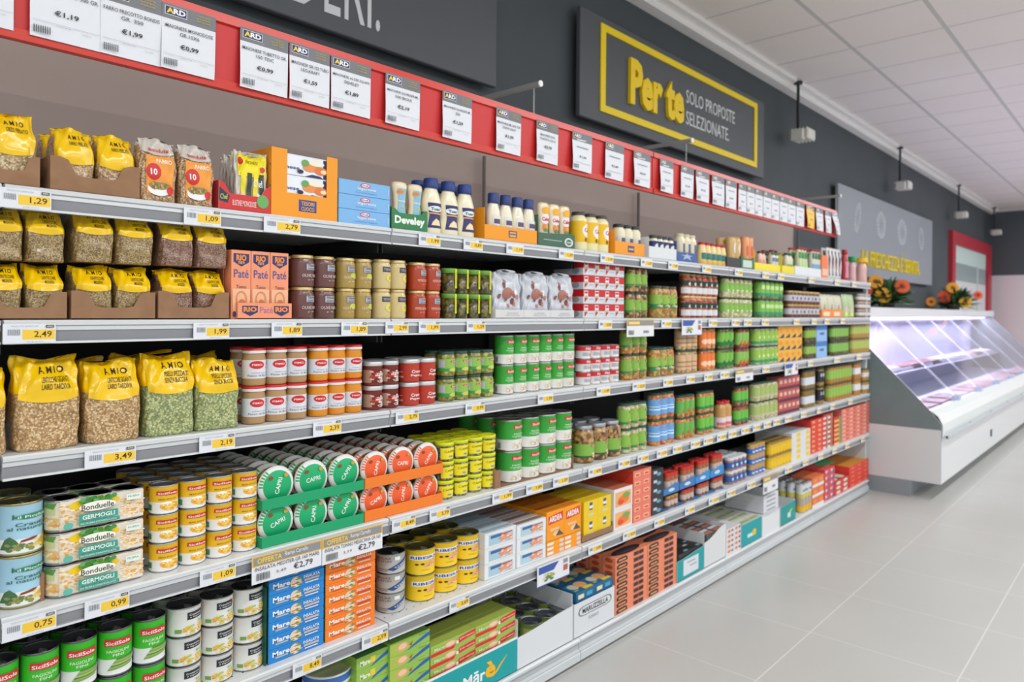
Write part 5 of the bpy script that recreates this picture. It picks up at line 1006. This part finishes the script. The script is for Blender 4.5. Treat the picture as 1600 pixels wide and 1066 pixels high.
block('D', 1250, 1273, 4, 577, 2, jar, 'dark_honey_jar', 'jar', 'dark jar with white label, far fourth shelf', y0=.03, cont='8c6c28/g', lid='384038', lf=.1, lab=(.2, .6), lc='d8dce4', neck=.9)
block('D', 1274, 1287, 2, 574, 2, jar, 'black_label_jar', 'jar', 'jar with black and white label', y0=.03, cont='9c7c38/g', lid='2c342c', lf=.1, lab=(.2, .8), lc='242430', a=[('R', .4, .5, .3, .3, 'd0d0e0')], neck=.9)
block('D', 1287, 1330, 8, 568, 2, jar, 'amber_green_jar', 'jar', 'slim amber jar with lime label', y0=.03, cont='b07c28/g', lid='48502c', lf=.1, lab=(.25, .75), lc='98cc30', neck=.9)
block('D', 1330, 1344, 3, 567, 2, jar, 'white_label_jar', 'jar', 'slim amber jar with white label', y0=.03, cont='b87c30/g', lid='8c7040', lf=.1, lab=(.3, .7), lc='e0e0e4', neck=.9)
block('D', 1344, 1357, 3, 575, 2, jar, 'short_honey_jar', 'jar', 'short amber jar at the shelf end', y0=.03, cont='b8862c/g', lid='48584c', lf=.12, lab=(.3, .65), lc='d8dce0', neck=.9)

# ---- fifth shelf
block('E', -38, 258, 5, 962, 2, can, 'green_bean_can', 'can', 'green can with black ring-pull lid', y0=.035, bands=[('e2e4e2', 0, .36), ('3cbc28', .36, 1)], a=green_can, lid='2c2e30/g', rim='6c6e70/m', deep=3, rows=lambda i, l, b: l == 1)
block('E', 258, 411, 3, 915, 3, can, 'organic_bean_can', 'can', 'white can with black square label', y0=.035, bands=[('dee0dc', 0, 1)], a=sapore, lid='2c2c2e/g', rim='8c8c8c/m', deep=2, rows=lambda i, l, b: l == 2)
mare = lambda c, acc: [('T', 'Mare', .22, .62, .30, .38, 'f0f0f0', .03), ('R', .12, .28, .22, .1, acc), ('E', .47, .5, .10, .4, 'e8d0b0'), ('F', .40, .2, .15, .6, ['c85838', 'e8b080', '7c9838', 'f0e8e0'], 12, .04), ('T', 'INSALATA', .76, .72, .30, .24, 'e8ecf0', .02), ('R', .62, .38, .28, .16, acc), ('R', .64, .2, .24, .08, 'e8e8e8')]
block('E', 419, 506, 1, 866, 7, carton, 'tuna_salad_box', 'box', 'blue tuna salad box in the tall stack', y0=.03, d=.12, col='1c84d0', a=mare('', 'c8b8a8'), sc='1c5c48')
block('E', 508, 586, 1, 858, 7, carton, 'tuna_salad_box', 'box', 'orange tuna salad box in the tall stack', y0=.03, d=.12, col='f4801c', a=mare('', 'd04820'), sc='2c7048')
P = []
b = MB(); xa, xb = Xof(416, .6, .03), Xof(506, .6, .03); b.box(xa-.001, xa+.0, .03, .30, .4866, .70, '20604c'); single(b, 'side_card', 'green card side beside the blue salad boxes', 'cardboard')
cs = [('P', [(.5, .1), (1.0, .75), (1.0, 1.0), (.92, 1.0), (.38, .2)], '2c5088'), ('T', 'CONSORCIO', .74, .5, .62, .1, 'e8e8e8', .01, .85), ('T', 'MIGAS', .3, .82, .3, .1, '5c6468', .01), ('T', 'DE ATUN', .3, .66, .32, .1, '5c6468', .01), ('R', .52, .7, .1, .2, 'e8ecf0'), ('R', .1, .1, .3, .04, '7c8488'), ('R', .1, .2, .3, .04, '7c8488')]
block('E', 587, 633, 1, 862, 3, can, 'tuna_crumb_can', 'can', 'silver grey tuna can with blue diagonal band', y0=.045, bands=[('b4b4ac', 0, 1)], a=cs, turn=.12, lid='303436/m', rim='909498/m', deep=2, jit=0)
block('E', 632, 748, 3, 833, 2, can, 'yellow_tuna_can', 'can', 'yellow tuna can with gold lid', y0=.045, bands=[('f0c810', 0, 1)], a=ribeira, turn=.2, lid='8c8448/m', rim='a89c58/m', deep=2, jit=.5)
wb = lambda c1: [('R', .02, .04, .9, .86, 'e8eaec'), ('P', [(.12, .14), (.9, .10), (.9, .78), (.12, .86)], c1), ('R', .18, .58, .34, .2, '3868a0'), ('F', .42, .16, .44, .5, ['e89870', 'd87850', 'f0c8a8', 'e8e8e8'], 26, .05), ('R', .5, .66, .36, .08, 'c84038')]
block('E', 757, 806, 1, 820, 3, carton, 'mackerel_carton', 'carton', 'white carton of blue-grey fish tins', y0=.03, d=.34, col='dfe1e3', a=wb('a8c8d8'), s=[('R', .1, .2, .05, .6, 'd0d0d0')], t=[('R', .04, .04+.09*q, .92, .07, ['9cb8c8', 'b8c8d0'][q % 2]) for q in range(10)])
block('E', 807, 853, 1, 808, 3, carton, 'salmon_carton', 'carton', 'white carton of salmon tins', y0=.03, d=.34, col='e2e4e6', a=wb('b4d0dc'), t=[('R', .04, .04+.09*q, .92, .07, ['8c7468', 'b8a8a0'][q % 2]) for q in range(10)])
ar = [('P', [(.1, .56), (.92, .62), (.92, .92), (.1, .84)], 'd8302c'), ('T', 'ARDEA', .5, .74, .72, .2, 'f4ece4', .04, .03), ('T', 'tonno', .45, .38, .5, .12, 'f8e8c8', .01), ('E', .6, .2, .26, .1, 'f0c890'), ('P', [(.5, .12), (.95, .1), (.7, .32)], '5c5048')]
block('E', 854, 908, 2, 829, 3, carton, 'small_tuna_box', 'box', 'small orange box with white barcode patch', y0=.03, d=.3, col='f89c10', a=[('R', .04, .2, .34, .55, 'f0ece4'), ('R', .72, .15, .24, .7, 'd8d0c8')])
zz = atY(908, 828.5, .03).z
block('E', 854, 908, 2, 785, 1, carton, 'orange_tuna_box', 'box', 'orange box with red banner above small ones', y0=.03, d=.3, col='f89c10', a=ar, dz=zz-ZS['E'], t=[('R', .04, .04+.12*q, .92, .1, ['d88020', 'b06818'][q % 2]) for q in range(8)])
trayrun('E', 909, 958, 1, 815, 'brown cardboard carton with yellow packs', y0=.03, d=.34, low=.62, notch='flat', vb=None)
yp = [('E', .5, .7, .16, .1, 'e8e8e0'), ('R', .4, .5, .2, .4, '3c5088'), ('E', .5, .66, .12, .08, 'f0ece0'), ('R', .3, .2, .4, .14, 'd8d0a0')]
block('E', 912, 955, 2, 772, 2, carton, 'yellow_fish_pack', 'packet', 'yellow fish pack standing in the brown carton', y0=.036, d=.05, col='ecc818', a=yp, deep=4, dz=.003)
block('E', 959, 988, 1, 757, 2, carton, 'white_orange_carton', 'carton', 'white carton with orange and green fruit print', y0=.03, d=.34, col='e4e2e2', a=[('R', .08, .1, .84, .72, 'f0b070'), ('E', .5, .4, .3, .2, 'f07830'), ('E', .65, .6, .2, .15, '88b040'), ('E', .35, .3, .15, .12, 'e84c30')], tc='c86c50')
block('E', 989, 1017, 2, 729, 6, carton, 'pink_fish_box', 'box', 'salmon pink and red box in stack', y0=.03, d=.3, col='ec7c68', a=[('R', .15, .25, .6, .45, 'f0c090'), ('R', .25, .35, .4, .2, 'd03030')], sc='e04830')
block('E', 1018, 1036, 1, 730, 5, carton, 'black_fish_box', 'box', 'black box beside the blue jar trays', y0=.03, d=.3, col='282a30', a=[('R', .15, .5, .3, .3, 'c8c8d0'), ('E', .6, .4, .2, .2, '5c9cb8')])
ZE = ZS['E']
for q, (u0, u1) in enumerate(((1037, 1061), (1062, 1086), (1087, 1109), (1110, 1131))):
    vb = 803-(u1-1061)*.39; hl = 33
    for l in range(2):
        dzz = atY(u1, vb-hl*l-l*2, .03).z-ZE-.0+(.0 if l == 0 else 0); dzz = 0 if l == 0 else dzz
        trayrun('E', u0, u1, 1, vb-hl*l-l*2-15, f'blue card tray of anchovy jars, {("lower", "upper")[l]}, {ORD[q]} of four', y0=.03, d=.11, low=.7, notch='wave', col='2c8cd0' if q > 1 else '3c78b8', a=[('E', .5, .45, .2, .18, 'c8dce8')], dz=dzz)
        block('E', u0-1, u1-2, 3, vb-hl*l-l*2-32, 1, jar, 'anchovy_jar', 'jar', f'anchovy jar in the {("lower", "upper")[l]} {ORD[q]} blue tray', y0=.034, cont='a86038/g', lid='cc2c24' if not (q == 0 and l == 0) else 'c0a058/s', lf=.16, lab=(.2, .6), lc='c8b8b0', neck=.92, deep=2, dz=dzz+.003, group='anchovy jars in blue trays')
block('E', 1131, 1166, 4, 709, 2, jar, 'white_lid_jar', 'jar', 'anchovy jar with white lid, blue label', y0=.03, cont='b07c60/g', lid='d4d8dc', lf=.2, lab=(.15, .65), lc='3460a8', a=[('R', .4, .3, .3, .4, 'd8dce8')], neck=.93, deep=3, rows=lambda i, l, b: l == 1)
block('E', 1166, 1195, 4, 690, 3, jar, 'gold_lid_jar', 'jar', 'small jar with gold lid and blue label', y0=.03, cont='c89868/g', lid='c8a860/s', lf=.16, lab=(.1, .6), lc='2c70c0', a=[('R', .3, .3, .4, .3, 'e0e0e8')], neck=.93)
block('E', 1195, 1237, 7, 682, 2, jar, 'honey_yellow_jar', 'jar', 'small yellow jar with brown lid', y0=.03, cont='e0b418/g', lid='a08040/s', lf=.16, lab=(.1, .6), lc='ecc41c', neck=.93, deep=2)
block('E', 1237, 1266, 2, 669, 5, carton, 'white_yellow_box', 'box', 'white and yellow box on far fifth shelf', y0=.03, d=.25, col='dcdce0', a=[('R', .5, .1, .42, .7, 'f0cc18')])
block('E', 1267, 1286, 2, 652, 7, carton, 'red_tuna_box', 'box', 'small red box on far fifth shelf', y0=.03, d=.2, col='e03c38', a=[('R', .2, .3, .4, .4, 'e8b860')])
block('E', 1286, 1300, 2, 645, 7, carton, 'red_white_box', 'box', 'small red and white box beside green one', y0=.03, d=.2, col='d83c38', a=[('R', .0, .0, .6, .45, 'e0dcdc'), ('R', .8, 0, .2, 1, '68b080')])
block('E', 1303, 1314, 1, 650, 6, carton, 'red_green_box', 'box', 'small red and green box after a dark gap', y0=.03, d=.2, col='e04038', a=[('R', .72, 0, .28, 1, '40a868'), ('R', .0, .0, .7, .4, 'e8c860')])
block('E', 1315, 1358, 4, 628, 8, carton, 'coral_tuna_box', 'box', 'small coral box at the far shelf end', y0=.03, d=.2, col='e88474', a=[('R', .15, .3, .35, .4, 'f0c0a0'), ('R', .6, .2, .3, .4, 'd85048')])

# ---- bottom shelf
mx = [('R', .0, .0, 1, .7, 'a4c830'), ('R', .52, .1, .34, .55, 'f0d020'), ('T', 'Maxi', .69, .42, .28, .26, 'd04820', .03)]
block('P', 470, 549, 1, 1046, 2, can, 'large_tuna_can', 'can', 'big blue-rimmed tuna can with yellow mark', y0=.05, bands=[('98c430', 0, .75), ('e0e4e8', .75, .82), ('3c70b8', .82, 1)], a=mx, rim='d8dce0', lid='c0c890', ring=False, jit=0)
gm = [('P', [(.42, .0), (1, .5), (1, .82), (.8, .62), (.5, .2)], '2860a8'), ('P', [(.3, 0), (.5, .3), (.42, .62), (.2, .9), (0, 1), (0, 0)], 'b0d024'), ('E', .30, .48, .14, .34, 'e0a878'), ('E', .30, .5, .10, .22, 'f0c8a0'), ('P', [(.46, .4), (.56, .62), (.52, .3)], 'd03c20'), ('T', 'Tonno', .8, .84, .2, .1, '3c5c20')]
gm2 = [('P', [(.42, .0), (1, .5), (1, .82), (.8, .62), (.5, .2)], '2860a8'), ('T', 'Mare', .25, .5, .3, .4, 'f0f4e0', .03), ('R', .4, .3, .15, .5, 'e0d040')]
block('P', 556, 608, 1, 1009, 7, carton, 'green_tuna_pack', 'packet', 'green and blue tuna pack, nearer stack', y0=.04, d=.065, col='98cc28', a=gm2, tc='4c8c38', deep=2)
block('P', 608, 671, 1, 982, 7, carton, 'green_tuna_pack', 'packet', 'green and blue tuna pack, farther stack', y0=.03, d=.065, col='98cc28', a=gm, tc='78b030', deep=2)
rg = [('P', [(.0, .0), (.5, .0), (.55, .32), (.0, .32)], 'd82c28'), ('P', [(.55, .25), (1, .5), (1, 1), (.62, .8)], 'd82c28'), ('T', 'grado superiore', .8, .64, .34, .24, 'f0dcd8', .01, .1), ('E', .42, .6, .13, .3, 'e8b890'), ('E', .42, .62, .09, .18, 'f0d0b0'), ('R', .55, .3, .05, .3, 'f0f0e8'), ('T', 'Mare', .18, .6, .22, .3, 'e0e8c0', .02)]
block('P', 672, 805, 2, 953, 6, carton, 'red_tuna_pack', 'packet', 'green and red tuna pack above teal carton', y0=.034, d=.065, col='a4cc30', a=rg, tc='b0c830', deep=2, dz=.003, rows=lambda i, l, b: l > 3 or True)
TEAL = '0ca0a4'
trayrun('P', 664, 808.5, 1, 994, 'large teal open carton with white and yellow lettering', y0=.02, d=.2, low=.99, notch='flat', col='e0e4e4', fc=TEAL, a=[('R', 0, .93, 1, .06, 'e8ecee'), ('T', 'M\u0101r', .5, .42, .24, .34, 'f0f4f4', .03), ('T', '\u00e8', .68, .46, .12, .46, 'f4bc18', .04), ('P', [(.72, .28), (.80, .5), (.88, .66), (.84, .54), (.76, .3), (.70, .2)], 'f4bc18')])
def whitecase(u0, u1, vt, lab, low, a=(), notch='wave', col='dce0e4', d=.34, name='white_carton', **k): return trayrun('P', u0, u1, 1, vt, lab, y0=.02, d=d, low=low, notch=notch, col=col, a=a, name=name, **k)
whitecase(808.5, 895, 947, 'plain white open carton of black-lidded cans', .86, sideh=.19)
block('P', 812, 893, 3, 950, 2, can, 'tuna_fillet_can', 'can', 'black-lidded green can in white carton', y0=.04, bands=[('9cbc28', 0, 1)], lid='383c44/g', rim='a8acb0/m', deep=4, dz=.004, rows=lambda i, l, b: True, a=[('R', .1, .3, .3, .4, 'c8d850')])
whitecase(897, 960, 915, 'white open carton with black oval lettering', .99, notch='flat', a=[('P', [(.13, .58), (.09, .68), (.12, .80), (.2, .84), (.82, .84), (.9, .80), (.93, .68), (.88, .58), (.8, .55), (.2, .55)], '70757c'), ('P', [(.15, .60), (.12, .68), (.15, .78), (.22, .815), (.80, .815), (.87, .78), (.90, .68), (.86, .60), (.78, .575), (.22, .575)], 'dce0e4'), ('T', 'MARUZZELLA', .51, .695, .64, .16, '2c3036', .03), ('T', 'TONNO', .46, .42, .26, .1, '9498a0', .0)])
mz = [('R', .0, .0, 1, 1, '1c6c9c'), ('E', .3, .5, .2, .26, 'c8c8b0'), ('E', .68, .5, .24, .3, 'e0a468'), ('R', .5, .02, .45, .2, 'f0d020'), ('R', .05, .1, .2, .1, 'a8c840')]
block('P', 900, 957, 2, 901, 4, carton, 'blue_tuna_tin_pack', 'packet', 'blue tuna tin pack above oval-lettered carton', y0=.03, d=.10, col='1c6490', a=[('R', .1, .3, .3, .4, 'e8e0b0'), ('R', .55, .3, .3, .4, '48a0c8')], t=mz, deep=3, dz=.003, rows=lambda i, l, b: l > 1)
rb = [('P', [(.04, .12), (.04, .7), (.1, .9), (.3, .9), (.36, .7), (.36, .12)], '2c2c30'), ('R', .09, .38, .22, .24, 'e0903c'), ('R', .56, .2, .14, .6, '3c2830'), ('R', .72, .2, .14, .6, '3c2830'), ('T', 'RIO', .2, .5, .2, .22, 'f0c088', .02)]
block('P', 961, 1011, 1, 852, 9, carton, 'salmon_tuna_pack', 'packet', 'salmon pink tuna pack, nearer column', y0=.025, d=.07, col='ee8c66', a=rb, t=[('E', .5, .5, .42, .42, '302830'), ('E', .5, .5, .3, .3, '484048')], s=[('E', .5, .5, .3, .35, 'b85030')], deep=3, rows=lambda i, l, b: True)
block('P', 1011.5, 1057, 1, 832, 9, carton, 'salmon_tuna_pack', 'packet', 'salmon pink tuna pack, farther column', y0=.025, d=.07, col='ee8c66', a=rb, t=[('E', .5, .5, .42, .42, '302830'), ('E', .5, .5, .3, .3, '484048')], deep=3)
trayrun('P', 1058, 1100, 1, 853, 'teal open carton with a white paper sheet', y0=.02, d=.36, low=.86, notch='wave', col=TEAL, inner='dcdcd8', a=[('R', .22, .14, .56, .66, 'dfe4ea'), ('R', .35, .62, .3, .05, 'a0a8b0'), ('R', .45, .45, .25, .05, 'a0a8b0')])
block('P', 1060, 1098, 2, 850, 4, carton, 'black_fish_pack', 'packet', 'black fish pack in the teal carton', y0=.03, d=.07, col='303438', t=[('E', .5, .5, .4, .4, '15171a'), ('R', .6, .1, .3, .2, '7ca8c0'), ('R', .1, .7, .3, .2, 'b8b8a8')], deep=4, dz=.004, rows=lambda i, l, b: l == 3)
trayrun('P', 1100.5, 1134, 1, 818, 'plain white open carton beside teal ones', y0=.02, d=.36, low=.72, notch='wave', col='dcdedf')
block('P', 1104, 1132, 2, 824, 4, carton, 'grey_fish_pack', 'packet', 'grey fish pack in the far white carton', y0=.03, d=.07, col='5c5c60', t=[('R', .1, .1, .8, .35, 'c87860'), ('R', .1, .55, .8, .35, 'd8d8dc')], deep=4, dz=.004, rows=lambda i, l, b: l == 3)
block('P', 1134.5, 1157, 2, 818, 5, carton, 'white_orange_box', 'box', 'white box with orange dot on bottom shelf', y0=.025, d=.07, col='e0dfe4', a=[('E', .4, .5, .2, .3, 'e88838'), ('R', .7, .3, .25, .4, '806880')], deep=4)
trayrun('P', 1158, 1190, 1, 806, 'teal open carton of flat green packs', y0=.02, d=.36, low=.99, notch='flat', col='e4e6e6', fc=TEAL, a=[('R', .3, .3, .4, .16, 'd8ece8'), ('E', .62, .45, .1, .14, 'f0c020')])
block('P', 1160, 1188, 2, 806, 5, carton, 'flat_green_pack', 'packet', 'flat pale green pack in the teal carton', y0=.03, d=.07, col='d8dcd0', t=[('R', .05, .1, .9, .3, 'a8c868'), ('R', .05, .5, .9, .3, 'e8e0c8')], deep=4, dz=.004, rows=lambda i, l, b: l == 4)
block('P', 1191.5, 1218, 1, 794, 1, carton, 'white_case', 'carton', 'tall plain white case beside the teal carton', y0=.02, d=.30, col='e2e4e6', a=[('P', [(0, .97), (.3, .93), (.7, .98), (1, .94), (1, .95), (0, .98)], 'b8bcc0')])
block('P', 1193, 1216, 1, 766, 4, carton, 'folded_white_box', 'box', 'flat white box on top of the white case', y0=.03, d=.25, col='dcdee4', a=[('R', .2, .3, .6, .3, '8c9098')], dz=atY(1218, 793, .02).z-.104)
trayrun('P', 1219.5, 1243, 1, 780, 'small teal open carton with curved cut', y0=.02, d=.25, low=.92, notch='wave', col='e0e4e4', fc='0c9894', a=[('P', [(.5, .3), (.75, .55), (.8, .65), (.6, .6)], 'c8c840'), ('R', .45, .25, .2, .25, 'd8e4e0')])
block('P', 1243.5, 1268, 3, 751, 1, can, 'asparagus_can', 'can', 'tall white can with yellow base', y0=.025, bands=[('e8b818', 0, .2), ('b8a8a0', .2, .5), ('d0c858', .5, .66), ('dfe0e2', .66, 1)], lid='8c8870/m', deep=4, a=[('R', .3, .75, .4, .08, '8090b0')])
block('P', 1269, 1287, 2, 740, 3, carton, 'orange_red_box', 'box', 'orange and red box on the bottom shelf', y0=.025, d=.15, col='e87848', a=[('R', .0, .0, 1, .3, 'e8e4e4'), ('E', .5, .6, .3, .2, 'f09840')])
block('P', 1288, 1304, 2, 728, 5, carton, 'red_purple_pack', 'packet', 'red, white and purple pack on bottom shelf', y0=.03, d=.1, col='e05050', a=[('R', .5, .0, .5, .5, '806090'), ('R', .2, .4, .3, .4, 'e8dce0')], deep=2)
block('P', 1288, 1304, 1, 722, 1, carton, 'green_top_pack', 'packet', 'green pack lying on the red purple packs', y0=.08, d=.2, col='3cb474', tc='30b468', dz=atY(1304, 728, .03).z-.104)
block('P', 1304.5, 1326, 2, 743, 3, carton, 'red_cream_pack', 'packet', 'red and cream pack on bottom shelf', y0=.025, d=.12, col='d84840', a=[('E', .5, .5, .3, .35, 'e0dcc8')], t=[('E', .5, .5, .4, .4, 'd8dcc8')])
block('P', 1327, 1357, 3, 716, 5, carton, 'bright_red_box', 'box', 'bright red orange-topped box, shelf end', y0=.025, d=.12, col='e84434', a=[('R', .3, .3, .4, .3, 'e89070')], tc='e89838', deep=2)
